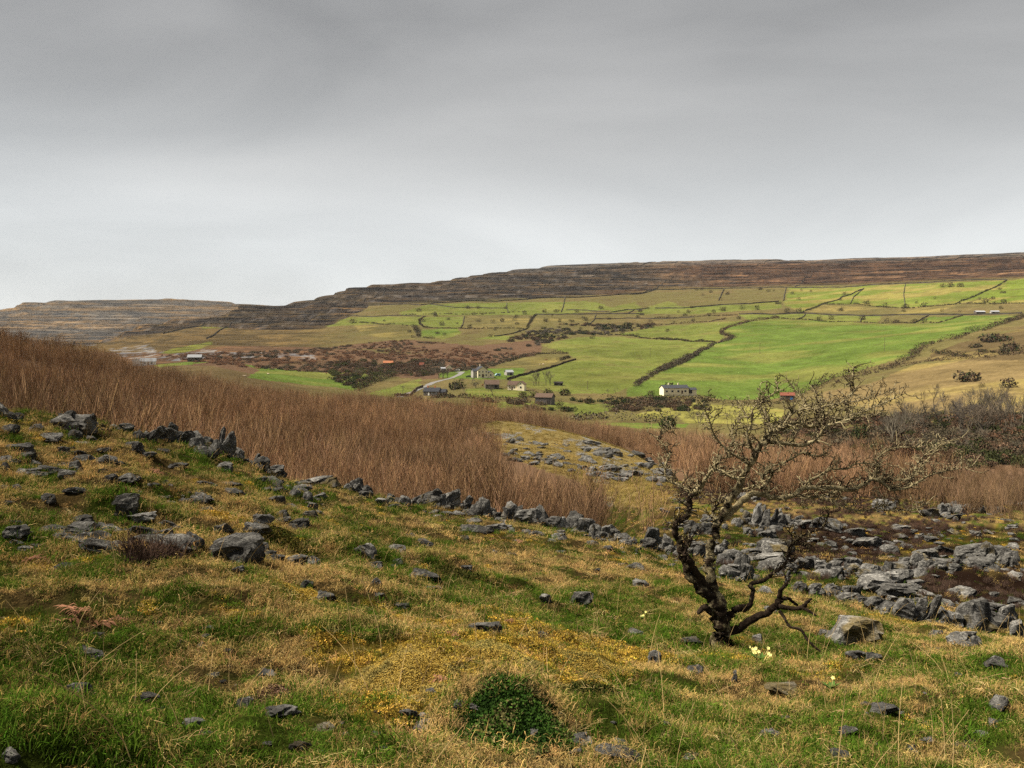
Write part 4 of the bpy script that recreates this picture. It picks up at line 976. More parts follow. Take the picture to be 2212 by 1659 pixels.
# twigs and thorny spurs
tw = MB(); sp_ = MB()
def spur(p, d, ln, r0):
    r0 *= 1.6
    d = d / np.linalg.norm(d); q = p + d * ln
    sp_.tube([p, p + d * ln * .6 + rng.normal(size=3) * ln * .05, q], [r0, r0 * .75, r0 * .35], 3, (rng.uniform(.1, .88), 0, 0))
def twig(p, d, ln, r0, depth, lich):
    n = max(3, int(ln / .035)); pts = [p]; d = d / np.linalg.norm(d)
    for i in range(n):
        d = d + rng.normal(size=3) * .30 + np.array([.05, 0, .05]); d /= np.linalg.norm(d)
        pts.append(pts[-1] + d * ln / n)
        if rng.random() < .75:
            s = rng.normal(size=3); s -= d * (s @ d); s /= np.linalg.norm(s)
            spur(pts[-1], s + d * .5, rng.uniform(.012, .05), .0026)
        if depth < 2 and rng.random() < (.33 if depth == 0 else .14) and i > 0:
            s = rng.normal(size=3); s -= d * (s @ d); s /= np.linalg.norm(s)
            twig(pts[-1], s * .9 + d * .6, ln * rng.uniform(.3, .6), r0 * .7, depth + 1, lich)
    pts = np.array(pts)
    tw.tube(pts, np.linspace(r0, r0 * .45, len(pts)), 4, (np.clip(lich + rng.uniform(-.5, .2), 0, 1), 0, 0))
for (p, tg, r, lich) in TPTS:
    for _k in range(1 if rng.random() < .6 else 2):
        s = rng.normal(size=3); s[2] = abs(s[2]) * .9 - .1; s -= tg * (s @ tg); s /= np.linalg.norm(s)
        twig(p, s + tg * .55, rng.uniform(.05, .22), min(.0085, max(.0056, r * .6)), 0, lich)
    for k in range(2):
        s = rng.normal(size=3); s -= tg * (s @ tg); s /= np.linalg.norm(s)
        spur(p + s * r * .7, s + tg * .3, rng.uniform(.015, .06), .0032)
for b, nm_ in ((tw, 'twigs'), (sp_, 'spurs')):
    for i in range(len(b.v)): b.v[i] = b.v[i] - np.array(TB)
    o = new_obj(nm_, b.mesh(nm_, True), MAT_BARK, tree); o['kind'] = 'stuff'
FOOT.append((TB.x, TB.y, .1))

# ------------------------------------------------------------------ scatter helper
def lib(name, meshes):
    c = bpy.data.collections.new(name)
    for i, me in enumerate(meshes):
        o = bpy.data.objects.new('%s_%02d' % (name, i), me); c.objects.link(o)
    return c
def scatter(name, coll, p, rot, scl, tint, idx, label, cat=None):
    me = bpy.data.meshes.new(name); p = np.asarray(p, np.float32)
    me.vertices.add(len(p)); me.vertices.foreach_set('co', p.ravel())
    a = me.attributes.new('rot', 'FLOAT_VECTOR', 'POINT'); a.data.foreach_set('vector', np.asarray(rot, np.float32).ravel())
    a = me.attributes.new('scl', 'FLOAT_VECTOR', 'POINT'); a.data.foreach_set('vector', np.asarray(scl, np.float32).ravel())
    a = me.attributes.new('idx', 'INT', 'POINT'); a.data.foreach_set('value', np.asarray(idx, np.int32))
    a = me.attributes.new('tint', 'FLOAT_COLOR', 'POINT'); t4 = np.ones((len(p), 4), np.float32); t4[:, :3] = tint; a.data.foreach_set('color', t4.ravel())
    ng = bpy.data.node_groups.new(name, 'GeometryNodeTree')
    ng.interface.new_socket('Geometry', in_out='INPUT', socket_type='NodeSocketGeometry'); ng.interface.new_socket('Geometry', in_out='OUTPUT', socket_type='NodeSocketGeometry')
    gi = ng.nodes.new('NodeGroupInput'); go = ng.nodes.new('NodeGroupOutput'); ip = ng.nodes.new('GeometryNodeInstanceOnPoints')
    ci = ng.nodes.new('GeometryNodeCollectionInfo'); ci.inputs['Collection'].default_value = coll; ci.inputs['Separate Children'].default_value = True; ci.inputs['Reset Children'].default_value = True
    def na(nm, t):
        n = ng.nodes.new('GeometryNodeInputNamedAttribute'); n.data_type = t; n.inputs['Name'].default_value = nm
        return n.outputs['Attribute']
    e = ng.nodes.new('FunctionNodeEulerToRotation'); ng.links.new(na('rot', 'FLOAT_VECTOR'), e.inputs[0])
    ng.links.new(gi.outputs[0], ip.inputs['Points']); ng.links.new(ci.outputs[0], ip.inputs['Instance']); ip.inputs['Pick Instance'].default_value = True
    ng.links.new(na('idx', 'INT'), ip.inputs['Instance Index']); ng.links.new(e.outputs[0], ip.inputs['Rotation']); ng.links.new(na('scl', 'FLOAT_VECTOR'), ip.inputs['Scale'])
    ng.links.new(ip.outputs[0], go.inputs[0])
    o = new_obj(name, me); md = o.modifiers.new('scatter', 'NODES'); md.node_group = ng
    return tag(o, label, cat, None, 'stuff')

# ------------------------------------------------------------------ grass and small plants
def tuft(nb, lo, hi, wd, spread, lie, c_lo, c_hi):
    """nb bent blades; colours vary per blade, even from foot to tip"""
    b = MB()
    az = rng.random(nb) * 2 * math.pi; ln = rng.uniform(lo, hi, nb); base = np.stack([rng.normal(size=nb) * spread, rng.normal(size=nb) * spread, np.full(nb, -.01)], 1)
    out = np.stack([np.cos(az), np.sin(az), np.zeros(nb)], 1); side = np.stack([-np.sin(az), np.cos(az), np.zeros(nb)], 1)
    l1 = np.clip(rng.normal(lie, .25, nb), .05, 1.3); up = np.array([0, 0, 1.])
    m = base + ln[:, None] * .5 * (out * np.sin(l1)[:, None] * .7 + up * np.cos(l1 * .8)[:, None])
    l2 = l1 + rng.uniform(.2, 1.1, nb)
    t = m + ln[:, None] * .5 * (out * np.sin(l2)[:, None] + up * np.cos(l2)[:, None])
    t[:, 2] = np.maximum(t[:, 2], .005)
    w = wd * rng.uniform(.7, 1.3, nb)
    v = np.stack([base - side * w[:, None] * .5, base + side * w[:, None] * .5, m + side * w[:, None] * .45, m - side * w[:, None] * .45, t], 1)
    i = np.arange(nb)[:, None] * 5
    k = rng.random(nb)[:, None]; c = np.asarray(c_lo) * (1 - k) + np.asarray(c_hi) * k; c = c * rng.uniform(.7, 1.3, nb)[:, None]
    cc = np.repeat(c[:, None], 5, 1)
    b.add(v.reshape(-1, 3), i + np.array([0, 1, 2, 3]), i + np.array([3, 2, 4]), cc.reshape(-1, 3))
    return b
def finish(b, name, mat): me = b.mesh(name); me.materials.append(mat); return me
G_A, G_B = (.75, .95, .5), (1.25, 1.1, .9); S_A, S_B = (.7, .62, .5), (1.35, 1.25, 1.2)
def moss_tuft():
    b = MB(); n = 90; a = rng.normal(size=(n, 3)); a[:, 2] = np.abs(a[:, 2]); a /= np.linalg.norm(a, axis=1)[:, None]; a *= (.075, .075, .03)
    a *= rng.uniform(.6, 1.1, n)[:, None]
    b.leaves(a, rng.uniform(.004, .009, n), np.repeat(rng.uniform(.6, 1.3, n)[:, None], 3, 1) * (1, 1, 1)); return b
def bracken():
    b = MB(); n = 16; L_ = rng.uniform(.28, .5); az = rng.uniform(0, 6.28); d = np.array([math.cos(az), math.sin(az), .0]); s = np.array([-d[1], d[0], 0])
    z = .02 + .09 * np.sin(np.linspace(0, 2.6, n)) * rng.uniform(.4, 1.2); bend = rng.normal() * .25
    P = np.array([d * L_ * t + s * bend * t * t * L_ + np.array([0, 0, zz_]) for t, zz_ in zip(np.linspace(0, 1, n), z)])
    b.tube(P, np.linspace(.003, .001, n), 3, (.9, .8, .8))
    for i in range(2, n):
        for sg in (-1, 1):
            ll = L_ * .42 * (1 - i / n) ** .7 * rng.uniform(.6, 1.1); q = P[i]; e = s * sg + d * .35 + np.array([0, 0, rng.uniform(-.5, .35)]); e /= np.linalg.norm(e)
            wv = d * ll * .13
            mid = q + e * ll * .55 + np.array([0, 0, rng.uniform(-.01, .02)])
            b.add([q - wv * .4, q + wv * .4, mid + wv, mid - wv, q + e * ll + np.array([0, 0, -.02])], [(0, 1, 2, 3)], [(3, 2, 4)], np.full(3, rng.uniform(.7, 1.4)) * (1.05, .95, .9))
    return b
def heather():
    b = MB(); n = 90; base = rng.normal(size=(n, 2)) * .06
    for i in range(n):
        az = rng.uniform(0, 6.28); t = rng.uniform(0, .9); h = rng.uniform(.12, .26); d = np.array([math.cos(az) * math.sin(t), math.sin(az) * math.sin(t), math.cos(t)])
        p = np.array([base[i, 0], base[i, 1], 0]); q = p + d * h * .6; e = d + rng.normal(size=3) * .4
        b.tube([p, q, q + e / np.linalg.norm(e) * h * .4], [.003, .0025, .002], 3, np.full(3, rng.uniform(.6, 1.6)), cap=False)
    return b
def stalk():
    b = MB(); h = rng.uniform(.25, .6); az = rng.uniform(0, 6.28); k = rng.uniform(.1, .9); n = 6
    P = [np.array([math.cos(az) * h * k * t ** 1.6, math.sin(az) * h * k * t ** 1.6, h * t * (1 - .25 * k * t)]) for t in np.linspace(0, 1, n)]
    b.tube(P, np.linspace(.0024, .0012, n), 3, np.full(3, rng.uniform(.8, 1.3)), cap=False)
    if rng.random() < .4: b.leaves(np.array([P[-1] - np.array([0, 0, .02])]), np.array([.012]), np.full((1, 3), .8), asp=.4)
    return b
def fallen():
    b = MB(); n = 6
    for i in range(12):
        az = rng.uniform(0, 6.28); ln = rng.uniform(.05, .18); p = np.array([rng.normal() * .1, rng.normal() * .1, rng.uniform(.02, .06)]); d = np.array([math.cos(az), math.sin(az), rng.normal() * .12])
        q = p + d * ln; m = (p + q) / 2 + np.array([0, 0, .02]) + rng.normal(size=3) * .012
        b.tube([p, m, q], [.0022, .002, .001], 3, np.full(3, rng.uniform(.7, 1.5)), cap=False)
    return b
LIB_NEAR = lib('sward', [finish(tuft(50, .03, .085, .0042, .055, .6, G_A, G_B), 'green_tuft', MAT_GRASS) for _ in range(4)] +
    [finish(tuft(50, .035, .10, .0036, .06, .95, S_A, S_B), 'straw_tuft', MAT_GRASS) for _ in range(4)] +
    [finish(moss_tuft(), 'moss_tuft', MAT_GRASS) for _ in range(3)] + [finish(fallen(), 'fallen_straw', MAT_GRASS) for _ in range(3)] + [finish(tuft(34, .09, .20, .0034, .05, .6, S_A, S_B), 'tall_tuft', MAT_GRASS) for _ in range(3)])
LIB_BRK = lib('bracken', [finish(bracken(), 'bracken_frond', MAT_GRASS) for _ in range(8)])
LIB_HTH = lib('heather', [finish(heather(), 'heather_sprig', MAT_GRASS) for _ in range(4)])
LIB_STK = lib('stalk', [finish(stalk(), 'dry_stalk', MAT_GRASS) for _ in range(12)])
FT = np.array(FOOT)
def clear_of_rocks(x, y, k=.62):
    ok = np.ones(len(x), bool)
    for (fx, fy, fr) in FT:
        ok &= (x - fx) ** 2 + (y - fy) ** 2 > (fr * k) ** 2
    return ok
def polar(n, r0, r1, pw, t=31.):
    """n points in the view sector with density ~ r**-pw per area"""
    q = rng.random(n); e = 2 - pw
    r = (r0 ** e + q * (r1 ** e - r0 ** e)) ** (1 / e)
    th = np.radians(rng.uniform(-t, t, n)); return r * np.sin(th), r * np.cos(th)
def slope_ok(x, y, lim=.0):
    r = np.hypot(x, y); th = np.arctan2(x, y)
    wl = np.interp(th, [float(ray(p[0], 743)[0]) for p in LINES[6]], [p[2] for p in LINES[6]])
    right = sstep(.076, .092, th)
    return r < wl + 1.5 + right * 45
def lay_sward(n, r0, r1, pw, big):
    x, y = polar(n, r0, r1, pw)
    k = slope_ok(x, y) & clear_of_rocks(x, y); x, y = x[k], y[k]; n = len(x)
    wg, wm, wb, wh, b, d, u, v = near_cls(x, y)
    q = rng.random(n)
    kind = np.where(q < wm * .8, 2, np.where(q < np.clip(wm * .8 + .15 + wg * .62, 0, .87), 0, np.where(q > .97, 3, np.where(q > .945, 4, 1))))
    cl_ = fbm(x / .24, y / .24, 117, 3); keep = (rng.random(n) > wh * .8) & (rng.random(n) < .14 + 1.15 * sstep(.38, .60, cl_))
    idx = np.choose(kind, [rng.integers(0, 4, n), 4 + rng.integers(0, 4, n), 8 + rng.integers(0, 3, n), 11 + rng.integers(0, 3, n), 14 + rng.integers(0, 3, n)])
    base = np.array([[.058, .098, .016], [.345, .258, .108], [.38, .26, .046], [.34, .25, .115], [.31, .225, .095]])[kind]
    # straw greens where grass grows, green grass pales where it does not
    gmix = wg[:, None] * .55 * (kind == 1)[:, None]; base = base + (np.array([.145, .135, .036]) - base) * gmix
    base = base + (np.array([.17, .09, .045]) - base) * (wb[:, None] * .6 * (kind == 1)[:, None])
    tint = base * rng.uniform(.42, 1.5, n)[:, None] * (1 + rng.normal(size=(n, 3)) * .05)
    s = rng.uniform(.7, 1.25, n) * big * (.6 + .8 * cl_) * np.where(kind >= 3, .72, 1.); sc = np.stack([s, s, s * rng.uniform(.6, 1.5, n)], 1)
    rot = np.stack([rng.normal(size=n) * .15, rng.normal(size=n) * .15 + .22, rng.random(n) * 6.28], 1)
    z = gz(x, y)
    return np.stack([x, y, z], 1)[keep], rot[keep], sc[keep], tint[keep], idx[keep]
parts = [lay_sward(44000, 2.8, 9, 1.0, .62), lay_sward(46000, 8, 18, 1.0, .85), lay_sward(40000, 17, 62, 1.0, 1.3)]
A = [np.concatenate([p[i] for p in parts]) for i in range(5)]
def knoll_grass(n):
    uv = rng.uniform((1010, 900), (1470, 1100), (n, 2)); uv = uv[inpoly(KNOLL, uv[:, 0], uv[:, 1])]
    P = np.array([cast(a_, b_, 46, 126) for a_, b_ in uv]); m = len(P); s = rng.uniform(1.6, 4.0, m); k = fbm(P[:, 0] / 4, P[:, 1] / 4, 707, 3)[:, None]
    t = (np.array([.30, .225, .085]) * (1 - k) + np.array([.16, .145, .04]) * k) * rng.uniform(.5, 1.4, m)[:, None]
    return P, np.stack([np.zeros(m), np.zeros(m), rng.random(m) * 6.28], 1), np.stack([s, s, s], 1), t, 4 + rng.integers(0, 4, m)
kg = knoll_grass(9000); A = [np.concatenate([A[i], kg[i]]) for i in range(5)]
scatter('grass', LIB_NEAR, A[0], A[1], A[2], A[3], A[4], 'matted straw-coloured and green grass covering the near slope', 'grass')
def lay_simple(n, r0, r1, pw, which, thr, tint, smin, smax):
    x, y = polar(n, r0, r1, pw); k = slope_ok(x, y) & clear_of_rocks(x, y); x, y = x[k], y[k]
    cl = near_cls(x, y); w = cl[which] if which is not None else np.full(len(x), 1.)
    k = rng.random(len(x)) < w * thr; x, y = x[k], y[k]; n = len(x)
    s = rng.uniform(smin, smax, n)
    return np.stack([x, y, gz(x, y)], 1), np.stack([rng.normal(size=n) * .12, rng.normal(size=n) * .12, rng.random(n) * 6.28], 1), np.repeat(s[:, None], 3, 1), np.asarray(tint) * rng.uniform(.6, 1.4, n)[:, None], rng.integers(0, 100, n)
a = lay_simple(9000, 3, 34, 1.0, 2, .4, (.19, .105, .066), .35, .75); scatter('dead_bracken', LIB_BRK, *a[:4], a[4] % 8, 'rust-brown dead bracken fronds lying in the grass', 'bracken')
a = lay_simple(16000, 4, 64, 1.0, 3, .9, (.075, .048, .036), .4, .95); scatter('heather', LIB_HTH, *a[:4], a[4] % 4, 'dark brown heather clumps between the rocks', 'heather')
a = lay_simple(1500, 2.8, 32, 1.2, None, .5, (.36, .26, .12), .5, 1.0); scatter('dry_stalks', LIB_STK, *a[:4], a[4] % 12, 'thin dry grass stalks standing above the turf', 'grass')

# ------------------------------------------------------------------ hazel scrub
def hazel_bush(ns=26, nt=4, h0=1.7, h1=2.8):
    b = MB()
    for i in range(ns):
        az = rng.uniform(0, 6.28); ln = rng.uniform(.0, .62); h = rng.uniform(h0 * .8, h1); p = np.array([rng.normal() * .25, rng.normal() * .25, -.1])
        d = np.array([math.cos(az) * ln, math.sin(az) * ln, 1.]); n = 4
        bow = rng.normal(size=3) * .16; P = [p + d * h * t + (bow * math.sin(t * 3.1) + rng.normal(size=3) * .04) * (t > 0) for t in np.linspace(0, 1, n)]
        c = np.full(3, rng.uniform(.45, 1.9)) * (1, rng.uniform(.92, 1.05), rng.uniform(.85, 1.1))
        b.tube(P, np.linspace(.013, .004, n), 3, c, cap=False)
        for k in range(nt):
            t = rng.uniform(.35, .95); q = p + d * h * t; a2 = rng.uniform(0, 6.28); l2 = rng.uniform(.25, .7); e = np.array([math.cos(a2) * .5, math.sin(a2) * .5, 1])
            b.tube([q, q + e * l2 * .5 + rng.normal(size=3) * .03, q + e * l2], [.006, .005, .003], 3, c * 1.15, cap=False)
    return b
LIB_HZ = lib('hazel', [finish(hazel_bush(), 'hazel_bush', MAT_STEM) for _ in range(7)])
def hazel_area(n, r0, r1, pw):
    x, y = polar(n, r0, r1, pw, 32); r = np.hypot(x, y); th = np.arctan2(x, y)
    wl = np.interp(th, [float(ray(p[0], 743)[0]) for p in LINES[6]], [p[2] for p in LINES[6]])
    u, v = proj(x, y, gz(x, y))
    right = u > 1400 + 40 * (fbm(x / 6, y / 6, 303, 2) - .5)
    ok = np.where(right, r > np.interp(u, [1400, 1480, 1600, 1900, 2050, 2212], [44, 60, 64, 62, 54, 50]) + 9 * (fbm(x / 5, y / 5, 301, 2) - .5), r > wl + 7 + 4 * fbm(x / 4, y / 4, 305, 2))
    ok &= ~(inpoly(KNOLL, u, v) & (r > 44) & (r < 128))
    ok &= ~((u > 1285 + 50 * (fbm(x / 5, y / 5, 315, 2) - .5)) & (u < 1500) & (r < 120) & (r > 40))
    ok &= ~((u > 1080) & (u < 1300) & (r > 52 + 10 * fbm(x / 5, y / 5, 317, 2)) & (r < 84))
    x, y = x[ok], y[ok]; n = len(x)
    s = rng.uniform(.62, 1.2, n) * (.55 + .9 * fbm(x / 6, y / 6, 307, 3))
    pt = fbm(x / 22, y / 22, 309, 3)[:, None]
    tint = np.array([.190, .110, .060]) * (1 - pt) * 1.05 + np.array([.215, .150, .090]) * pt
    uu = u[ok][:, None]; tint = tint * (1 - .35 * sstep(1850, 2050, uu)) * (.82 + .18 * sstep(0, 700, uu)); s = s * (1 - .25 * sstep(1850, 2050, uu[:, 0]))
    tint = tint * (.62 + .7 * fbm(x / 7, y / 7, 311, 3)[:, None]) * rng.uniform(.75, 1.25, n)[:, None]
    lean = -.12 + .1 * fbm(x / 12, y / 12, 313, 2)
    rot = np.stack([rng.normal(size=n) * .07, .10 + rng.normal(size=n) * .07, rng.random(n) * 6.28], 1)
    return np.stack([x, y, gz(x, y)], 1), rot, np.stack([s, s, s * rng.uniform(.85, 1.2, n)], 1), tint, rng.integers(0, 7, n)
parts = [hazel_area(4600, 24, 70, 1.0), hazel_area(9500, 68, 250, 1.05), hazel_area(3000, 220, 330, 1.0)]
A = [np.concatenate([p[i] for p in parts]) for i in range(5)]
scatter('hazel_scrub', LIB_HZ, A[0], A[1], A[2], A[3], A[4], 'dense leafless red-brown hazel scrub filling the slope behind the walls', 'hazel')
# ------------------------------------------------------------------ valley vegetation
DG = np.array([.030, .041, .017]); BRN = np.array([.090, .058, .038]); GBR = np.array([.085, .070, .045]); RBR = np.array([.125, .070, .042]); OGR = np.array([.07, .075, .025])
def blob_pts(n, rx, ry, h):
    a = rng.normal(size=(n, 3)); a /= np.linalg.norm(a, axis=1)[:, None]; a *= rng.uniform(.55, 1, n)[:, None] ** .5
    a[:, 2] = a[:, 2] * .5 + .5
    return a * (rx, ry, h)
def shrub(b, p, rx, h, n, cols, leaf=.35):
    q = blob_pts(n, rx, rx, h) * (1 + .0 * 1); bump_ = 1 + .3 * (vnoise(q[:, 0] * 1.3 + p[0], q[:, 1] * 1.3 + p[1], 5) - .5); q = q * bump_[:, None]
    k = rng.integers(0, len(cols), n); c = np.array(cols)[k] * rng.uniform(.6, 1.4, n)[:, None]
    b.leaves(q + p, rng.uniform(.6, 1.2, n) * leaf, c)
def path_pts(fn, pts, rmin=330, rmax=3200, step=2.6):
    P = [cast(*fn(x, y), rmin, rmax) if fn else cast(x, y, rmin, rmax) for x, y in pts]
    out = []
    for a, b in zip(P[:-1], P[1:]):
        n = max(1, int((Vector((b.x, b.y)) - Vector((a.x, a.y))).length / step))
        for t in np.arange(n) / n: out.append((a.x + (b.x - a.x) * t, a.y + (b.y - a.y) * t))
    out.append((P[-1].x, P[-1].y)); out = np.array(out); return out
HED = 'field hedges and walls across the valley'
def hedge(label, fn, pts, h=2.4, w=1.5, cols=(DG, BRN, GBR), gap=.12, rmin=330, rmax=3200, nl=62, name='hedge'):
    q = path_pts(fn, pts, rmin, rmax); z = gz(q[:, 0], q[:, 1]); c0 = np.array([q[:, 0].mean(), q[:, 1].mean(), z.mean()])
    b = MB(); g = rng.uniform(0, 100)
    for i, ((x, y), zz_) in enumerate(zip(q, z)):
        if rng.random() < gap: continue
        k = .35 + 1.3 * float(vnoise(np.array(i * .31 + g), np.array(.5), 3)) * rng.uniform(.7, 1.2)
        shrub(b, np.array([x + rng.normal() * w * .3, y + rng.normal() * w * .3, zz_ - .3]) - c0, w * k, h * k, nl, cols, .37)
    if b.n == 0: return
    o = new_obj(name, b.mesh(name), MAT_LEAF, loc=c0); tag(o, label, 'hedge', HED, 'thing'); return o
def far_wall(label, fn, pts, h=1.6, w=.9, rmin=900, rmax=3200, c=(.062, .055, .046)):
    q = path_pts(fn, pts, rmin, rmax, 5.0); n = len(q); z = gz(q[:, 0], q[:, 1]); c0 = np.array([q[:, 0].mean(), q[:, 1].mean(), z.mean()])
    d = np.gradient(q, axis=0) if n > 1 else np.array([[1, 0]]); d /= np.linalg.norm(d, axis=1)[:, None] + 1e-9; s = np.stack([-d[:, 1], d[:, 0]], 1) * w / 2
    hh = h * rng.uniform(.75, 1.2, n); j = rng.normal(size=(n, 2)) * .25
    v = np.stack([np.column_stack([q + j - s, z - .5]), np.column_stack([q + j - s * .6, z + hh]), np.column_stack([q + j + s * .6, z + hh]), np.column_stack([q + j + s, z - .5])], 1) - c0
    i = np.arange(n - 1)[:, None] * 4
    qd = np.concatenate([i + np.array([k, k + 1, k + 5, k + 4]) for k in range(3)])
    b = MB(); b.add(v.reshape(-1, 3), qd, None, np.repeat(np.asarray(c) * rng.uniform(.6, 1.5, n)[:, None], 4, 0))
    o = new_obj('field_wall', b.mesh('field_wall'), MAT_PLAIN, loc=c0); tag(o, label, 'wall', HED, 'thing'); return o
hedge('thick hedge rising between the two largest green fields', lambda x, y: (x, y), zz(Z2, [(1850, 845), (1900, 805), (2000, 742), (2100, 700), (2212, 655)]) + zz(Z3, [(30, 755), (190, 690), (280, 630), (350, 590), (430, 572), (470, 555)]), 3.2, 2.2, (DG, BRN, GBR, np.array([.11, .09, .07])), .03)
hedge('bulging brown thicket at the left corner of the big right field', Z3, [(480, 550), (400, 535), (395, 515), (430, 495), (500, 472), (560, 456), (660, 442), (740, 432)], 3.2, 2.6, (BRN, BRN, DG, RBR), .05)
hedge('broad scrubby hedge along the lower right edge of the big field', Z3, [(760, 925), (880, 890), (1000, 835), (1060, 800), (1180, 765), (1400, 735), (1540, 675), (1560, 645), (1600, 612), (1640, 592), (1800, 560), (2000, 500), (2110, 460), (2210, 425)], 4.4, 3.6, (BRN, BRN, GBR, DG), .03, nl=40)
hedge('second row of brown scrub under the lower right field hedge', Z3, [(980, 860), (1100, 820), (1300, 765), (1500, 720), (1660, 690), (1850, 680), (2010, 672), (2200, 650)], 3.4, 3.6, (BRN, GBR, BRN), .10, nl=36)
hedge('hedge closing the upper end of the middle field', lambda x, y: (x, y), zz(Z2, [(1640, 535), (1740, 535), (1800, 540), (1900, 555), (2100, 565)]) + zz(Z3, [(0, 562), (150, 566), (350, 578)]), 2.2, 1.6, (BRN, DG), .06)
hedge('hedge with round bushes along the top of the big right field', Z3, [(740, 436), (960, 450), (1200, 457), (1360, 466), (1560, 466), (1700, 462), (1780, 440), (1840, 422)], 1.5, 1.0, (BRN, DG), .12)
far_wall('long low wall running level above the big right field', Z3, [(500, 412), (770, 411), (1000, 413), (1500, 416), (1840, 416), (2200, 406)])
hedge('hedge climbing in steps through the upper right pastures', Z3, [(770, 412), (880, 400), (940, 378), (1000, 352), (1200, 350), (1390, 371), (1500, 376), (1700, 361), (1800, 351), (1900, 346), (2212, 346)], 1.9, 1.2, (DG, GBR), .10)
far_wall('short wall slanting up from the stepped hedge to the moor', Z3, [(1000, 350), (1100, 325), (1170, 295), (1250, 258)])
hedge('hedge slanting up to the moor at the far right', Z3, [(1800, 350), (1880, 320), (1950, 288), (2060, 240), (2112, 208)], 1.9, 1.3, (DG, GBR), .1)
far_wall('wall under the striped strip of pasture left of the tall hedge', Z3, [(0, 376), (170, 376), (350, 361), (560, 351), (740, 335)])
far_wall('short steep wall dropping from the moor edge', Z3, [(770, 330), (775, 290), (785, 252)])
hedge('brown hedge line above the small left field corner', Z3, [(-150, 470), (0, 478), (100, 470), (330, 456), (420, 440)], 2.0, 1.6, (BRN, RBR, GBR), .1)
hedge('ragged double row of brown bushes left of the big field', Z3, [(0, 432), (150, 434), (260, 426), (350, 420), (480, 418)], 2.2, 2.0, (BRN, RBR, GBR), .2)
hedge('curved hedge round the small paddock under the terraces', Z2, [(585, 425), (552, 445), (552, 470), (580, 490), (700, 496), (900, 500), (1190, 502)], 2.0, 1.5, (BRN, DG), .1)
hedge('stout dark hedge stub at the head of the brown scrub', Z2, [(520, 485), (540, 515), (548, 548)], 4.0, 3.5, (BRN, DG), .02, nl=40)
hedge('low dark hedge piece under the little green paddock', Z2, [(580, 552), (640, 556)], 3., 2.6, (BRN, DG), .02, nl=40)
hedge('short steep hedge between two rough paddocks', Z2, [(1195, 500), (1215, 460), (1250, 416)], 2.2, 1.7, (BRN, DG), .08)
hedge('hedge of single dark bushes across the left pasture', Z2, [(150, 462), (300, 470), (420, 472), (490, 481)], 1.9, 1.4, (DG, BRN), .5)
hedge('bushy line under the highest green strip', Z2, [(440, 418), (650, 410), (850, 412), (1080, 402), (1180, 394)], 1.8, 1.4, (BRN, GBR), .3)
far_wall('level field wall across the middle pastures', Z2, [(1250, 413), (1500, 413), (1700, 410), (1900, 412)])
far_wall('wall rising from the pastures into the terraces in the middle', Z2, [(1400, 400), (1415, 360), (1425, 310)])
far_wall('low wall along the left edge of the middle field', Z2, [(1080, 806), (1290, 746), (1490, 684)], rmin=450, h=1.6, c=(.06, .045, .03))
hedge('brown hedge along the top of the farm field', Z2, [(1040, 705), (1120, 685), (1200, 662), (1300, 648), (1440, 648)], 3.0, 2.3, (BRN, DG, GBR), .04)
hedge('dark bush clump at the corner of the middle field', Z2, [(1395, 690), (1450, 672)], 4.0, 3.2, (DG, BRN), 0, nl=60)
hedge('dark brush bank left of the cottage field', Z2, [(180, 872), (230, 845), (280, 822), (340, 800), (400, 778)], 4.4, 3.4, (DG, BRN, OGR), .03, nl=44)
far_wall('roadside wall below the slate cottage field', Z2, [(400, 906), (530, 862), (570, 850)], rmin=400, h=1.5, c=(.07, .055, .04))
hedge('dark clipped hedge in front of the slate cottage', Z2, [(640, 915), (760, 912), (900, 920), (1050, 925), (1210, 922)], 2.6, 2.2, (DG, BRN, BRN), .03, rmin=380, nl=36)
hedge('brown thicket at the foot of the bungalow garden', V5, [(280, 345), (420, 350), (560, 365), (760, 340), (900, 342), (1040, 342), (1160, 348), (1300, 365)], 2.4, 2.6, (BRN, DG, GBR), .02, rmin=400, nl=44)
hedge('wide belt of leafless bushes below the bungalow', V5, [(330, 440), (450, 430), (560, 440), (700, 410), (860, 400), (980, 385)], 4.0, 4.0, (BRN, BRN, GBR), .02, rmin=380, nl=50)
hedge('dark hedge joining the bungalow garden to the red-roofed shed', V5, [(1180, 375), (1350, 385), (1500, 392), (1680, 395), (1850, 390), (2000, 370)], 2.8, 2.6, (DG, BRN, BRN), .08, rmin=380, nl=36)
hedge('hedge of grey-brown bushes below the pale meadow on the left', V5, [(0, 540), (140, 530), (300, 525), (480, 545), (640, 555), (760, 545), (830, 540)], 4.0, 3.0, (GBR, BRN, DG, np.array([.13, .11, .085])), .04, rmin=340, nl=44)
hedge('dark hedge up the right side of the tawny hill', Z3, [(1660, 640), (1760, 655), (1850, 670), (2000, 640), (2110, 650), (2240, 640)], 3.0, 2.6, (DG, BRN), .1, nl=36)
far_wall('wall along the foot of the grey terraces', lambda x, y: (x, y), zz(Z2, [(0, 385), (150, 366), (300, 358), (560, 357), (850, 333), (1200, 322), (1880, 291)]) + zz(Z3, [(0, 267), (400, 259), (780, 251), (1250, 241), (1700, 216), (2110, 206)]), h=1.7, rmin=1100)
far_wall('wall climbing the left shoulder of the terraced hill', Z2, [(150, 366), (220, 330), (290, 300), (380, 262), (460, 232)], h=1.7, rmin=1300)
far_wall('wall winding up the middle of the terraced hill', Z2, [(1200, 325), (1230, 280), (1330, 222), (1450, 191), (1620, 181), (1630, 141)], h=1.8, rmin=1300)
far_wall('wall along the skyline terraces left of the moor', Z2, [(1110, 156), (1240, 142), (1600, 146), (1900, 112), (2100, 97)], h=1.8, rmin=1500)
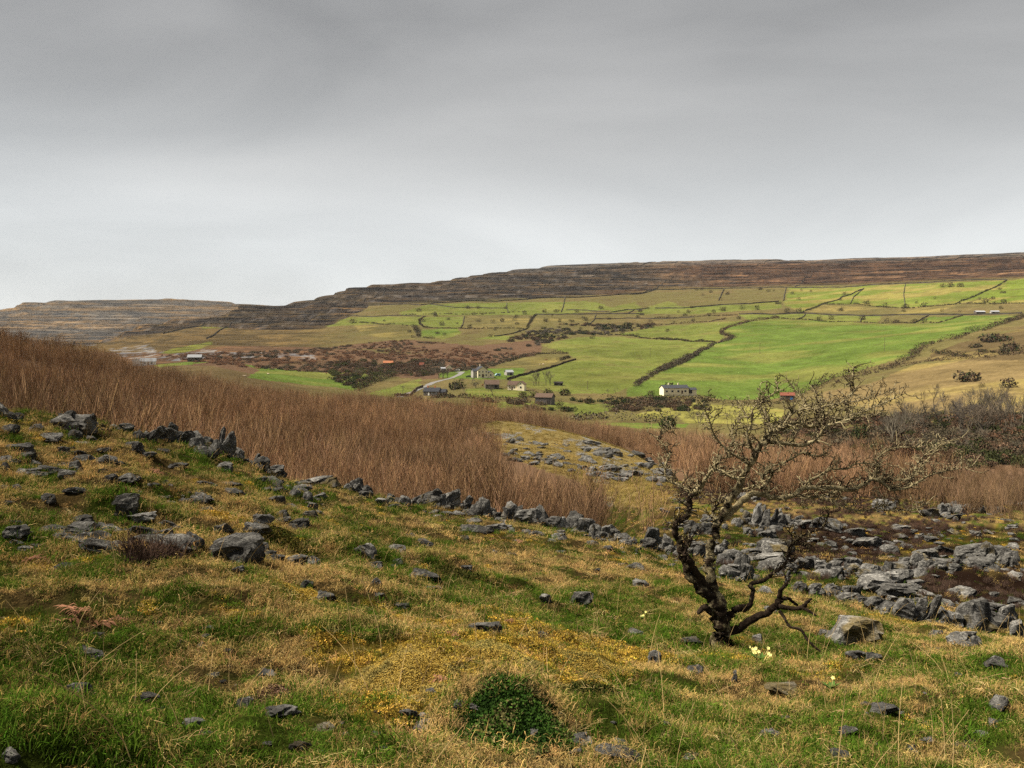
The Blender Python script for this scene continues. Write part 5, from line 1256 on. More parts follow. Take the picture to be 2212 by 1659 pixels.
far_wall('zigzag wall up to the heather moor', Z2, [(1820, 291), (1950, 266), (2020, 225), (2090, 181)], h=1.7, rmin=1300)
far_wall('skyline wall along the top of the heather moor', Z3, [(610, 121), (660, 97), (750, 87), (900, 96), (1130, 106), (1250, 96), (1800, 86), (1950, 64), (2212, 70)], h=1.9, rmin=1500)
far_wall('short wall across the lower heather moor', Z3, [(840, 246), (890, 205), (940, 170)], h=1.7, rmin=1300)
far_wall('faint wall up the left end of the heather moor', Z3, [(380, 330), (395, 295), (412, 262)], h=2.0, rmin=1300)
far_wall('wall down the olive spur at the left', Z1, [(1240, 560), (1310, 515), (1380, 482), (1450, 455), (1510, 432)], h=1.8, rmin=1000)
far_wall('level wall on the olive spur at the left', Z1, [(980, 530), (1100, 500), (1230, 467), (1450, 465)], h=2.2, rmin=1000)
far_wall('wall above the far valley floor at the left', Z1, [(440, 590), (560, 578), (680, 555)], h=1.8, rmin=1000)

# more small field boundaries of the patchwork
for lab, fn, pts in [
 ('faint wall between the two left pasture strips', Z2, [(820, 424), (815, 460), (800, 494)]), ('low wall over the left pasture strip', Z2, [(100, 430), (300, 426), (560, 424)]), ('low wall across the high left strip', Z2, [(600, 352), (760, 372), (900, 372), (1080, 376)]),
 ('short wall dropping through the high middle strip', Z2, [(1075, 345), (1072, 375), (1085, 402)]), ('bank under the paired green hillocks', Z2, [(1430, 388), (1560, 390), (1700, 400), (1800, 385), (1890, 388)]), ('curving wall between hillocks', Z2, [(1800, 410), (1840, 385), (1930, 376)]),
 ('thin wall through the middle rough pasture', Z2, [(1610, 415), (1600, 445), (1570, 470)]), ('stone bank over the thicket', Z2, [(1600, 440), (1800, 436), (2000, 440), (2200, 430)]), ('low wall under the upper field strip', Z2, [(1000, 545), (1100, 530), (1190, 505)]),
 ('short wall in the upper right pasture', Z3, [(1250, 258), (1200, 300), (1170, 348)]), ('cross wall in the top right pasture', Z3, [(1500, 228), (1490, 290), (1500, 372)]), ('low bank over the strip above the big field', Z3, [(900, 412), (890, 428), (860, 440)]), ('low cross bank above the big field', Z3, [(1250, 416), (1240, 435), (1230, 456)]),
 ('slanting bank in the big right pasture', Z3, [(1640, 420), (1600, 440), (1560, 462)])]:
    far_wall(lab, fn, pts, 1.3, .8, 700)

# scrub that reads as one mass
def scrub_mesh(n, rx, h, cols, leaf):
    b = MB()
    for k in range(5): shrub(b, np.array([rng.normal() * rx * .6, rng.normal() * rx * .6, -.2]), rx * rng.uniform(.5, .9), h * rng.uniform(.6, 1.1), n // 5, cols, leaf)
    return finish(b, 'scrub', MAT_STEM)
one = np.ones(3)
LIB_SC = lib('scrub', [scrub_mesh(760, 1.9, 2.4, (one, one * .8, one * 1.2), .20) for _ in range(5)])
def scrub_stuff(name, label, poly, n, tints, smin, smax, rmin=330, rmax=2000, thr=0., ns=45.):
    poly = np.array(poly); lo = poly.min(0); hi = poly.max(0); pts = []; tries = 0
    uv = rng.uniform(lo, hi, (n * 6, 2)); uv = uv[inpoly(poly, uv[:, 0], uv[:, 1])][:n]
    P = np.array([cast(a, b, rmin, rmax) for a, b in uv]); k = fbm(P[:, 0] / ns, P[:, 1] / ns, 411, 3) > thr; P = P[k]; n = len(P)
    s = rng.uniform(smin, smax, n); pt = fbm(P[:, 0] / 60, P[:, 1] / 60, 421, 2)
    ti = np.array(tints)[np.clip((pt * 1.6 - .3 + rng.normal(size=n) * .22) * len(tints), 0, len(tints) - 1).astype(int)] * rng.uniform(.7, 1.3, n)[:, None]
    return scatter(name, LIB_SC, P, np.stack([np.zeros(n), np.zeros(n), rng.random(n) * 6.28], 1), np.stack([s, s, s * rng.uniform(.7, 1.1, n)], 1), ti, rng.integers(0, 5, n), label, 'scrub')
scrub_stuff('valley_scrub', 'red-brown scrub covering the valley floor above the houses', zz(Z2, [(-1000, 660), (-500, 640), (0, 615), (420, 565), (880, 600), (1000, 640), (1240, 660), (1040, 700), (980, 735), (660, 770), (560, 790), (300, 775), (0, 765), (-400, 740), (-800, 700)]), 1500, [RBR * 1.6, RBR * 1.8, RBR * 1.3, BRN * 1.7, GBR * 1.5, GBR], .5, 1.1, 560, 1500, .34)
scrub_stuff('hillside_thicket', 'mixed dark thicket across the middle of the far slope', zz(Z2, [(1100, 560), (1200, 520), (1400, 470), (1600, 470), (1950, 470), (1960, 490), (1800, 530), (1600, 540), (1400, 560), (1250, 600), (960, 640), (1020, 600)]), 420, [BRN, DG, GBR, np.array([.14, .12, .10])], .7, 1.5, 600, 1600, .42)
scrub_stuff('farm_scrub', 'dark leafless bushes and ivy massed between the farm buildings', zz(Z2, [(0, 700), (420, 690), (660, 690), (640, 760), (560, 790), (440, 770), (330, 780), (180, 860), (60, 830), (0, 760)]), 260, [DG * 1.2, BRN, OGR, BRN * 1.2], .7, 1.4, 480, 1000, .3, 25.)
scrub_stuff('meadow_scrub', 'low brown scrub between the hazel and the farms', zz(Z2, [(560, 925), (900, 925), (1500, 930), (1900, 920), (2300, 930), (2300, 990), (1500, 1000), (800, 975), (300, 930)]), 300, [BRN, GBR, DG, RBR], .5, 1.2, 345, 600, .42, 30.)
scrub_stuff('right_scrub', 'olive and brown scrub below the leafless wood on the right', [(1700, 905), (1900, 880), (1960, 900), (2240, 900), (2240, 1010), (2050, 1010), (1760, 960), (1640, 930)], 520, [GBR, BRN, np.array([.045, .05, .02]), RBR * .9], .6, 1.5, 200, 420, .2, 30.)

# separate evergreen bushes
def bush(label, u, v, wpx, hpx, rmin, rmax, cols=(DG, DG * 1.2, OGR * .7), group='dark green bushes', n=260, cat='bush'):
    p = cast(u, v, rmin, rmax); k = math.hypot(p.x, p.y) / F; w = wpx * k; h = hpx * k; b = MB()
    for i in range(6): shrub(b, np.array([rng.normal() * w * .13, rng.normal() * w * .13, -.1 * h]), w * rng.uniform(.3, .42), h * rng.uniform(.7, 1.05), n // 6 + 20, cols, w * .05)
    o = new_obj('bush', b.mesh('bush'), MAT_LEAF, loc=p); return tag(o, label, cat, group)
bush('round dark green bush standing out of the hazel right of the thorn tree', 1855, 957, 40, 40, 150, 330, n=700)
bush('dark green bush behind the left twigs of the thorn crown', 1440, 925, 42, 30, 200, 420, n=500)
bush('dark thorny bush dimly seen in the hazel above the middle wall', 725, 1010, 62, 66, 36, 60, (DG * .8, BRN * .6, GBR * .6), n=1500)
bush('small dark green bush right of the thorn crown tip', 2092, 1000, 34, 26, 120, 300, n=400)
bush('low green bush in the hazel seen through the thorn crown', 1620, 968, 40, 20, 100, 300, (OGR, DG), n=400)
for i, (x, y, w, h) in enumerate([(1870, 800, 140, 60), (2120, 840, 90, 55), (1960, 840, 30, 35), (1690, 840, 20, 25), (2040, 565, 140, 50), (1930, 600, 70, 25), (1960, 625, 50, 20), (2130, 620, 120, 60), (2085, 640, 60, 50)]):
    u, v = Z3(x, y); bush('rounded dark bush on the tawny hill at the right, number of nine alike'.replace(', number of nine alike', ''), u, v + 4, w * .36, h * .36, 340, 1500, (BRN, DG, GBR), 'bushes on the tawny hill')
for i, (x, y) in enumerate([(410, 392), (520, 382), (610, 385), (740, 350), (790, 400), (862, 400), (1265, 352), (1380, 366), (1495, 374), (1610, 364), (975, 445), (1055, 442), (1245, 445), (1390, 462), (1440, 462), (1555, 460), (1612, 458), (1725, 248), (1775, 246), (1830, 246), (1980, 340), (2090, 342), (1110, 392), (500, 440), (350, 405), (195, 405)]):
    u, v = Z3(x, y); bush('wind-clipped thorn bush dotted over the upper right pastures', u, v, rng.uniform(11, 17), rng.uniform(8, 12), 700, 2200, (DG, BRN), 'thorn bushes on the upper right pastures', n=110)
for i, (x, y) in enumerate([(845, 378), (905, 378), (1070, 378), (1185, 412), (1370, 400), (1640, 380), (150, 465), (690, 478), (905, 458), (1045, 455), (1120, 447), (1305, 455), (1470, 460), (1550, 450), (640, 415), (990, 465), (545, 395), (855, 492), (1390, 458), (1300, 400)]):
    u, v = Z2(x, y); bush('wind-clipped thorn bush dotted over the middle pastures', u, v, rng.uniform(9, 15), rng.uniform(7, 11), 700, 2200, (DG, BRN), 'thorn bushes on the middle pastures', n=110)
for i, (x, y, w, h) in enumerate([(780, 850, 110, 50), (1320, 890, 70, 40), (1420, 890, 80, 45), (1240, 905, 60, 35), (1170, 905, 60, 40), (1310, 545, 50, 30), (1790, 490, 80, 40), (1940, 890, 45, 30), (2050, 880, 120, 60), (1560, 940, 60, 40), (1395, 970, 50, 60)]):
    u, v = Z2(x, y); bush('dark rounded bush in the hedges around the farm gardens', u, v + 3, w * .36, h * .42, 400, 1300, (DG, OGR * .8, BRN), 'bushes of the farm gardens', n=280)

for i in range(70):
    a_ = rng.random() < .55
    u, v = Z2(rng.uniform(300, 2200), rng.uniform(395, 560)) if a_ else Z3(rng.uniform(0, 2200), rng.uniform(260, 430))
    bush('small dark thorn bush along the field edges of the ' + ('middle slope' if a_ else 'upper right slope'), u, v, rng.uniform(5, 13), rng.uniform(5, 9), 800, 2300, (DG, BRN), 'small thorn bushes of the ' + ('middle slope' if a_ else 'upper right slope'), n=80)
# ------------------------------------------------------------------ leafless trees
def bare_tree(h=7.0, spread=.55, fine=3):
    tk, cr = MB(), MB()
    def grow(p, d, ln, r, lv):
        n = 3; pts = [p]
        for i in range(n):
            d = d + rng.normal(size=3) * .13 + np.array([0, 0, .06]); d /= np.linalg.norm(d); pts.append(pts[-1] + d * ln / n)
        (tk if lv < 2 else cr).tube(pts, np.linspace(r, r * .65, n + 1), 5 if lv < 2 else 3, (1, 1, 1), cap=False)
        if lv >= fine + 1: return
        for k in range(3 if lv < fine else 4):
            a = rng.normal(size=3); a -= d * (a @ d); a /= np.linalg.norm(a)
            grow(pts[-1] if k < 2 else pts[-2], d + a * spread * rng.uniform(.6, 1.3), ln * rng.uniform(.62, .85), max(r * .55, .022), lv + 1)
    for s in range(rng.integers(1, 4)):
        d = np.array([rng.normal() * .2, rng.normal() * .2, 1.]); grow(np.array([rng.normal() * .3 * (s > 0), rng.normal() * .3 * (s > 0), -.2]), d / np.linalg.norm(d), h * .3, h * .018, 0)
    return finish(tk, 'trunk', MAT_TWIG), finish(cr, 'crown', MAT_TWIG)
def mat_twig():
    m, nt, out = mat_new('grey_twigs'); oi = N(nt, 'ShaderNodeObjectInfo')
    c = rampn(nt, oi.outputs['Random'], [(0., (.10, .085, .072)), (.5, (.12, .105, .076)), (1., (.15, .115, .085))])
    diffuse(nt, out, c); return m
MAT_TWIG = mat_twig()
BT = [bare_tree(7.5) for _ in range(5)]; SB = [bare_tree(4.5, .75) for _ in range(3)]
def leafless(label, u, v, hm, rmin, rmax, group, lib_=None, cat='tree', name='leafless_tree'):
    p = cast(u, v, rmin, rmax); t = empty(name, p, rng.uniform(0, 6.28)); s = hm / (7.5 if lib_ is not SB else 4.5) * 1.25; t.scale = (s, s, s)
    tk, cr = (lib_ or BT)[rng.integers(len(lib_ or BT))]
    new_obj('trunk', tk, None, t); new_obj('crown', cr, None, t); return tag(t, label, cat, group)
for i in range(44):
    u = rng.uniform(1925, 2230); v = rng.uniform(893, 945) + max(0, 1990 - u) * .35
    leafless('tall leafless grey tree in the ' + ('left end' if u < 2020 else 'middle' if u < 2130 else 'right end') + ' of the wood at the right edge', u, v, rng.uniform(8, 11.5), 220, 480, 'leafless wood at the right edge')
for i in range(16):
    u = rng.uniform(1900, 2220); v = rng.uniform(925, 985)
    leafless('lower leafless tree fringing the wood at the right edge', u, v, rng.uniform(3.5, 5.5), 180, 400, 'leafless fringe of the right wood', SB)
for x, y, h in [(450, 895, 6), (1250, 838, 9), (1265, 838, 8), (1235, 838, 8), (1310, 838, 10), (1335, 838, 9)]:
    u, v = Z2(x, y); leafless('slim leafless tree by the lane left of the slate cottage' if x == 450 else 'tall ivy-dark leafless tree beside the cream farmhouse', u, v, h, 450, 800, 'trees at the farmhouses')
for i in range(12):
    u, v = Z2(rng.uniform(600, 720), rng.uniform(730, 800)); leafless('leafless tree in the dark clump left of the two-storey house', u, v, rng.uniform(6, 9), 450, 900, 'dark tree clump by the houses')
for i in range(16):
    u, v = Z2(rng.uniform(740, 1240), rng.uniform(800, 905)); leafless('small leafless tree scattered among the farm gardens', u, v, rng.uniform(3, 5.5), 430, 800, 'small garden trees of the farms', SB)
for x, y, h in [(920, 560, 5), (1110, 565, 6), (1130, 560, 5), (1430, 560, 6), (1470, 560, 5.5), (1540, 560, 5), (280, 460, 4.5), (380, 300, 4), (310, 305, 3.5), (1600, 565, 5)]:
    u, v = V5(x, y); leafless('round leafless tree along the foot of the pale meadow', u, v, h, 330, 700, 'leafless trees of the pale meadow', SB)

# ------------------------------------------------------------------ buildings
def flat(name, c, rough=.8):
    m, nt, out = mat_new(name); P = geo_pos(nt)
    f = M(nt, 'ADD', M(nt, 'MULTIPLY', noise(nt, .9, 4, .6, P), .5), .75)
    cc = N(nt, 'ShaderNodeRGB'); cc.outputs[0].default_value = (*c, 1); diffuse(nt, out, vscale(nt, cc.outputs[0], f)); return m
CREAM = flat('cream_render', (.80, .72, .52)); WHITE = flat('white_render', (.72, .71, .66)); STONE = flat('rubble_stone', (.12, .10, .085)); SLATE = flat('slate', (.055, .058, .068)); LGREY = flat('metal_sheet', (.30, .31, .33))
RUSTR = flat('red_sheet', (.20, .075, .052)); BROWNR = flat('brown_roof', (.13, .09, .07)); DKGLASS = flat('window_glass', (.025, .03, .035)); DOORM = flat('door_paint', (.10, .06, .05)); TERRA = flat('terracotta', (.40, .17, .09)); GREYM = flat('grey_cladding', (.14, .125, .12)); BLUEM = flat('blue_sheet', (.04, .16, .38)); DARKM = flat('dark_timber', (.045, .04, .038)); GREYR = flat('grey_render', (.32, .30, .27))
def bx(parent, name, x0, x1, y0, y1, z0, z1, mat):
    b = MB(); b.box(x0, x1, y0, y1, z0, z1); return new_obj(name, b.mesh(name), mat, parent)
def gable_block(parent, L_, W_, H_, R_, wm, rm, wname='wall', rname='roof', ox=0, oy=0, rot=False, over=.35):
    """L along x, ridge along x (or y when rot)"""
    b = MB(); a, c = L_ / 2, W_ / 2
    v = [(-a, -c, -1.5), (a, -c, -1.5), (a, c, -1.5), (-a, c, -1.5), (-a, -c, H_), (a, -c, H_), (a, c, H_), (-a, c, H_), (-a, 0, H_ + R_), (a, 0, H_ + R_)]
    f = lambda p: (p[0] + ox, p[1] + oy, p[2]) if not rot else (-p[1] + ox, p[0] + oy, p[2])
    b.add([f(p) for p in v], [(0, 1, 5, 4), (1, 2, 6, 5), (2, 3, 7, 6), (3, 0, 4, 7)], [(5, 6, 9), (7, 4, 8)])
    w = new_obj(wname, b.mesh(wname), wm, parent)
    b = MB(); A_ = a + over; sl = R_ / c; C_ = c + over; e = H_ + .04; t = .16
    for s in (-1, 1):
        v = [(-A_, s * C_, e - over * sl), (A_, s * C_, e - over * sl), (A_, 0, e + R_), (-A_, 0, e + R_)]
        v += [(x, y, z + t) for x, y, z in v]
        q = [(0, 1, 2, 3), (4, 7, 6, 5), (0, 4, 5, 1), (1, 5, 6, 2), (2, 6, 7, 3), (3, 7, 4, 0)]
        b.add([f(p) for p in v], q)
    r = new_obj(rname, b.mesh(rname), rm, parent); return w, r
def window(parent, x, z, y, w=1.3, h=1.2, frame=None, side=False):
    d = .08; n = 'window'
    if not side: f = bx(parent, n, x - w / 2, x + w / 2, y - d, y + .02, z, z + h, frame or WHITE); bx(f, 'pane', x - w / 2 + .1, x + w / 2 - .1, y - d - .03, y - d + .01, z + .1, z + h - .1, DKGLASS)
    else: f = bx(parent, n, x - .02, x + d, y - w / 2, y + w / 2, z, z + h, frame or WHITE); bx(f, 'pane', x + d - .01, x + d + .03, y - w / 2 + .1, y + w / 2 - .1, z + .1, z + h - .1, DKGLASS)
def door(parent, x, y, w=1.0, h=2.05, mat=None): return bx(parent, 'door', x - w / 2, x + w / 2, y - .09, y + .02, 0, h, mat or DOORM)
def chimney(roof, x, y, z, mat, pot=True):
    c = bx(roof, 'chimney', x - .4, x + .4, y - .3, y + .3, z - .8, z + 1.0, mat)
def site(name, label, fn, x, y, yaw, rmin=430, rmax=1100, cat='house'):
    p = cast(*fn(x, y), rmin, rmax); zs = [float(gz(p.x + dx, p.y + dy)) for dx in (-4, 0, 4) for dy in (-3, 0, 3)]; p.z = float(np.mean(zs)) + .1
    t = empty(name, p, math.radians(yaw)); return tag(t, label, cat)
# cream bungalow
h = site('bungalow', 'long cream bungalow with slate roof at the foot of the big green field', V5, 905, 312, 14, cat='house')
w, r = gable_block(h, 16.5, 7, 3.5, 1.7, CREAM, SLATE)
for x in (-6.3, -2.6, 1.4, 6.0): window(h, x, .95, -3.5, 1.5, 1.25)
door(h, 3.9, -3.5); chimney(r, -3.5, 0, 5.6, CREAM); chimney(r, 2.8, 0, 5.6, CREAM); h.location.z += .9
w, r2 = gable_block(h, 5.5, 4.6, 2.3, 1.1, CREAM, SLATE, 'garage', 'garage_roof', 11.6, .6); bx(h, 'garage_door', 9.2, 11.4, -1.79, -1.68, 0, 2.1, DARKM)
# two-storey house
h = site('two_storey_house', 'tall cream two-storey house with dark gabled roofs', V4, 1215, 312, 18)
w, r = gable_block(h, 9, 7.4, 5.0, 2.6, CREAM, SLATE, rot=True)
for x in (-2.4, 0, 2.4): window(h, x, 3.3, -4.5, .9, 1.2)
for x in (-2.4, 2.4): window(h, x, .9, -4.5, 1.1, 1.3)
door(h, 0, -4.5, 1.4, 2.2); gable_block(h, 5, 5, 2.5, 1.8, CREAM, SLATE, 'extension', 'extension_roof', 6.0, -1.2, True); window(h, 6.0, .9, -3.7, 1.2, 1.2)
gable_block(h, 3.2, 6, 4.2, 1.6, GREYR, SLATE, 'side_wing', 'wing_roof', -4.9, .5); chimney(r, 0, 2.4, 8.0, CREAM)
# shed by it
h = site('garden_shed', 'small shed with pale metal roof right of the two-storey house', V4, 1515, 292, 25, cat='shed'); gable_block(h, 5.4, 4.6, 2.2, 1.4, GREYR, LGREY); door(h, .5, -2.3, 1.6, 2.0, DARKM)
# slate cottage
h = site('stone_cottage', 'low dark stone cottage with slate roof and terracotta chimneys', V4, 690, 512, -16, 420); w, r = gable_block(h, 9.6, 5.4, 2.5, 2.0, STONE, SLATE)
for x in (-3.3, .6, 3.2): window(h, x, .8, -2.7, 1.0, 1.1)
door(h, -1.4, -2.7, .9, 2.0, WHITE)
for x in (-2.9, 1.6): chimney(r, x, 0, 4.8, TERRA)
gable_block(h, 3.6, 4, 2.2, 1.5, STONE, SLATE, 'wing', 'wing_roof', 6.7, .6); window(h, 6.7, .7, -1.4, .9, 1.0)
# cream house behind, car park
h = site('small_house', 'small cream house behind the two-storey house', V4, 865, 248, 12); gable_block(h, 5.6, 5, 2.8, 1.9, CREAM, BROWNR, rot=True); gable_block(h, 3.6, 4, 2.0, .9, GREYR, LGREY, 'lean_to', 'lean_to_roof', -4.4, -.4); window(h, .8, 1, -2.8, .9, 1.0); door(h, -1., -2.8, .9, 2.)
h = site('red_shed', 'little shed with red tin roof among the dark trees', V4, 575, 203, -10, cat='shed'); gable_block(h, 3.4, 3.2, 1.6, 1.9, WHITE, RUSTR); door(h, 0, -1.6, .8, 1.5)
h = site('rusty_barn', 'low barn with rusty roof at the edge of the brown scrub', V4, 212, 180, 6, 500, cat='barn'); gable_block(h, 8, 5, 1.6, 1.6, STONE, TERRA); door(h, 1.5, -2.5, 1.8, 1.5, DARKM)
h = site('brown_barn', 'brown-roofed barn half hidden by a leafless bush', V4, 1330, 435, 8, 430, cat='barn'); gable_block(h, 8.6, 6, 2.6, 2.4, STONE, BROWNR); door(h, 2.2, -3.0, 1.8, 2.2, DARKM)
h = site('farmhouse', 'cream farmhouse with brown roof beside the tall ivy-dark trees', V4, 1580, 448, -14, 430); w, r = gable_block(h, 8.0, 5.4, 3.0, 2.2, CREAM, BROWNR); gable_block(h, 5.6, 4.6, 3.4, 1.9, CREAM, BROWNR, 'cross_wing', 'cross_wing_roof', 4.6, -1.2, True)
for x in (-2.6, .2): window(h, x, .9, -2.7, 1.0, 1.1)
window(h, 4.6, 1.1, -4.0, 1.2, 1.2); window(h, 4.6, 3.4, -4.0, .8, .9); chimney(r, -3.2, 0, 5.4, STONE); door(h, -1.2, -2.7)
h = site('metal_barn', 'grey metal-clad barn standing alone before the hedges', V4, 1905, 602, -22, 400, cat='barn'); w, r = gable_block(h, 8.0, 5.0, 3.2, 1.6, GREYM, BROWNR)
b = MB()
for i in range(27): b.box(-3.95 + i * .3, -3.85 + i * .3, -2.56, -2.5, -.5, 3.1)
new_obj('cladding_rib', b.mesh('cladding_rib'), GREYM, h)['kind'] = 'stuff'
door(h, 2.6, -2.57, 1.6, 2.4, DARKM)
h = site('dark_hut', 'low black hut at the edge of the middle field', V4, 2050, 402, -6, 430, cat='shed'); gable_block(h, 5.6, 3, 1.6, .7, DARKM, DARKM); door(h, .6, -1.5, 1.0, 1.4, GREYM)
h = site('red_roofed_shed', 'shed with bright red roof seen through the thorn crown', V5, 1925, 352, -12, 430, cat='shed'); gable_block(h, 8.2, 5.2, 2.5, 1.5, STONE, RUSTR); door(h, 2.2, -2.6, 1.6, 2.0, BLUEM); window(h, -2, .9, -2.6)
h = site('white_farmhouse', 'white farmhouse peeping over the hazel at the left', Z1, 890, 716, 20, 600, 1500); w, r = gable_block(h, 12, 6, 3.0, 2.6, WHITE, LGREY); window(h, -2.5, .9, -3); window(h, 2.5, .9, -3); door(h, 0, -3); gable_block(h, 6, 6, 3.2, 2.4, WHITE, LGREY, 'cross_wing', 'cross_wing_roof', -9, -1., True)
h = site('valley_barn', 'dark barn with pale metal roof by the limestone pavement at left', Z1, 1170, 694, 10, 600, 1500, cat='barn'); gable_block(h, 11, 8, 3.4, 2.2, STONE, LGREY); door(h, 2, -4, 2.6, 2.8, DARKM)
h = site('long_shed', 'long pale-roofed farm shed high on the right among bushes', Z3, 1945, 409, 4, 900, 2200, cat='shed'); gable_block(h, 11, 6, 2.2, 1.3, STONE, LGREY); door(h, 2, -3, 2, 1.9, DARKM)
h = site('field_shed', 'small pale-roofed shed right of the long shed above the big field', Z3, 2035, 406, -5, 900, 2200, cat='shed'); gable_block(h, 9, 5, 1.9, 1.1, GREYR, LGREY); door(h, -2, -2.5, 1.6, 1.7, DARKM)
# vehicles
def vehicle(label, fn, x, y, yaw, c, van=False):
    t = site('parked_van' if van else 'parked_car', label, fn, x, y, yaw, 430, 1000, 'van' if van else 'car'); m = flat('car_paint', c)
    hh = 1.9 if van else 1.42; b = MB(); prof = [(-2.1, .35), (-2.15, .8), (-1.9, .95), (-1.2 if not van else -1.6, 1.0), (-.6 if not van else -1.1, hh), (1.2 if not van else 2.0, hh), (1.9 if not van else 2.1, .95), (2.1, .85), (2.1, .35)]
    n = len(prof); v = [(px_, -.85, pz) for px_, pz in prof] + [(px_, .85, pz) for px_, pz in prof]
    b.add(v, [(i, (i + 1) % n, n + (i + 1) % n, n + i) for i in range(n)], [(0, i + 1, i) for i in range(1, n - 1)] + [(n, n + i, n + i + 1) for i in range(1, n - 1)]); new_obj('body', b.mesh('body'), m, t)
    bx(t, 'side_window', -.7, 1.1, -.87, .87, 1.0, hh - .12, DKGLASS)
    for wx in (-1.3, 1.3):
        for s in (-.85, .85):
            b = MB(); b.tube([(wx, s - .1, .32), (wx, s + .1, .32)], [.32, .32], 10); new_obj('wheel', b.mesh('wheel'), DARKM, t)
vehicle('pale blue van parked right of the two-storey house', V4, 1395, 302, 20, (.35, .50, .60), True)
vehicle('dark car parked left of the two-storey house', V4, 1080, 315, 5, (.06, .07, .09))
vehicle('white car parked beside the small cream house', V4, 962, 248, -15, (.7, .7, .7))
# utility poles
def pole(label, fn, x, y, hpx, rmin=450):
    p = cast(*fn(x, y), rmin, 1600); k = math.hypot(p.x, p.y) / F; h_ = hpx * .40687 * SC * k; t = empty('utility_pole', p); tag(t, label, 'pole', 'utility poles')
    b = MB(); b.tube([(0, 0, -.3), (0, 0, h_)], [.16, .11], 6); new_obj('post', b.mesh('post'), BROWNR, t); bx(t, 'crossarm', -.8, .8, -.06, .06, h_ - .8, h_ - .62, BROWNR)
pole('thin utility pole left of centre in the big right field', Z3, 627, 650, 66); pole('thin utility pole at the right of the big right field', Z3, 1375, 634, 78); pole('thin utility pole high in the middle field', Z2, 1935, 668, 54); pole('thin utility pole low in the middle field near the hedge', Z2, 1560, 862, 52)
# cattle
def cow_mesh():
    b = MB(); X = np.array([-.95, -.85, -.5, 0, .5, .8, .95]); rz_ = np.array([.12, .3, .36, .38, .36, .3, .15]); b.tube(np.stack([X, X * 0, 1.0 + X * .02], 1), rz_, 8, (1, 1, 1))
    b.tube([(.85, 0, 1.15), (1.15, 0, 1.3), (1.35, 0, 1.25), (1.6, 0, 1.05)], [.2, .16, .15, .08], 6, (1, 1, 1))
    for lx in (-.7, .65):
        for ly in (-.2, .2): b.tube([(lx, ly, .95), (lx + .05, ly, .5), (lx, ly, 0)], [.13, .07, .06], 5, (.9, .9, .9))
    b.tube([(-.95, 0, 1.15), (-1.05, 0, .9), (-1.05, 0, .5)], [.04, .03, .04], 4, (.8, .8, .8)); b.tube([(1.3, -.2, 1.35), (1.3, .2, 1.35)], [.05, .05], 4)
    return b
cm = cow_mesh(); COWM = [flat('pale_hide', (.55, .45, .32)), flat('red_hide', (.22, .10, .05))]
for i, (fn, x, y, lab) in enumerate([(Z1, 1470, 790, 'pale cow at the left edge of the lower green field'), (Z1, 1610, 776, 'white cow grazing in the lower green field'), (Z1, 1958, 770, 'tan cow at the upper side of the lower green field'), (V4, 1850, 186, 'pale cow at the left of the group on the farm field'), (V4, 1885, 184, 'pale cow at the right of the group on the farm field'), (V4, 1915, 135, 'tan cow alone at the top of the farm field'), (V4, 1230, 412, 'tan cow in the yard by the brown barn'), (V4, 1650, 580, 'red cow in the meadow left of the metal barn'), (Z3, 378, 475, 'tiny white cow in the upper field left of the thicket')]):
    p = cast(*fn(x, y), 430, 1600); me = cm.mesh('cow', True); o = new_obj('cow', me, COWM[1 if 'red' in lab or 'tan' in lab else 0], loc=p, rotz=rng.uniform(0, 6.28)); tag(o, lab, 'cow', 'cattle in the valley')
# lanes
def lane(label, fn, pts, w):
    q = path_pts(fn, pts, 400, 1100, 3.0); d = np.gradient(q, axis=0); d /= np.linalg.norm(d, axis=1)[:, None]; s = np.stack([-d[:, 1], d[:, 0]], 1) * w / 2
    v = np.concatenate([np.column_stack([q + s * k, gz(*(q + s * k).T) + .12]) for k in (-1, 0, 1)]); n = len(q); i = np.arange(n - 1)
    b = MB(); b.add(v, np.concatenate([np.stack([i + k * n, i + 1 + k * n, i + 1 + (k + 1) * n, i + (k + 1) * n], -1) for k in (0, 1)]), None, (.16, .155, .15)); o = new_obj('road', b.mesh('road', True), MAT_PLAIN); tag(o, label, kind='structure')
lane('grey farm lane climbing past the small cream house', V4, [(640, 400), (700, 372), (780, 350), (900, 322), (980, 285), (1010, 262), (960, 258)], 4.5)
lane('narrow lane behind the roadside wall', V4, [(330, 530), (400, 500), (520, 455), (600, 420), (650, 395)], 3.0)

# ------------------------------------------------------------------ small things on the near slope
def leafy_cover(name, label, u, v, rad, cols, n, leaf, cat, lift=.035):
    """small shoots and leaves rooted over a hump of the ground"""
    p = cast(u, v); p = p + Vector((p.x, p.y, 0)).normalized() * rad * .25; p.z = float(gz(p.x, p.y))
    a = rng.random(n) * 6.283; r = rad * np.sqrt(rng.random(n)); r = r * (.55 + .9 * fbm(a * 1.6 + u, a * 0 + 2.5, 33, 3)); x = p.x + r * np.cos(a); y = p.y + r * np.sin(a)
    k = fbm(x / (rad * .35), y / (rad * .35), 515, 3); z = gz(x, y) + lift * (.2 + 1.6 * k) * rng.random(n) * np.clip(1.25 - r / rad, .25, 1)
    cidx = np.clip((k * 1.5 - .25 + rng.normal(size=n) * .18) * len(cols), 0, len(cols) - 1).astype(int)
    v_ = .22 if cat == 'moss' else .45; c = np.array(cols)[cidx] * rng.uniform(1 - v_, 1 + v_, n)[:, None]; b = MB(); b.leaves(np.stack([x - p.x, y - p.y, z - p.z], 1), rng.uniform(.5, 1.4, n) * leaf, c, .6 if cat == 'moss' else 0.)
    o = new_obj(name, b.mesh(name), MAT_LEAF, loc=p); return tag(o, label, cat)
for c_ in COVERS: leafy_cover(*c_)
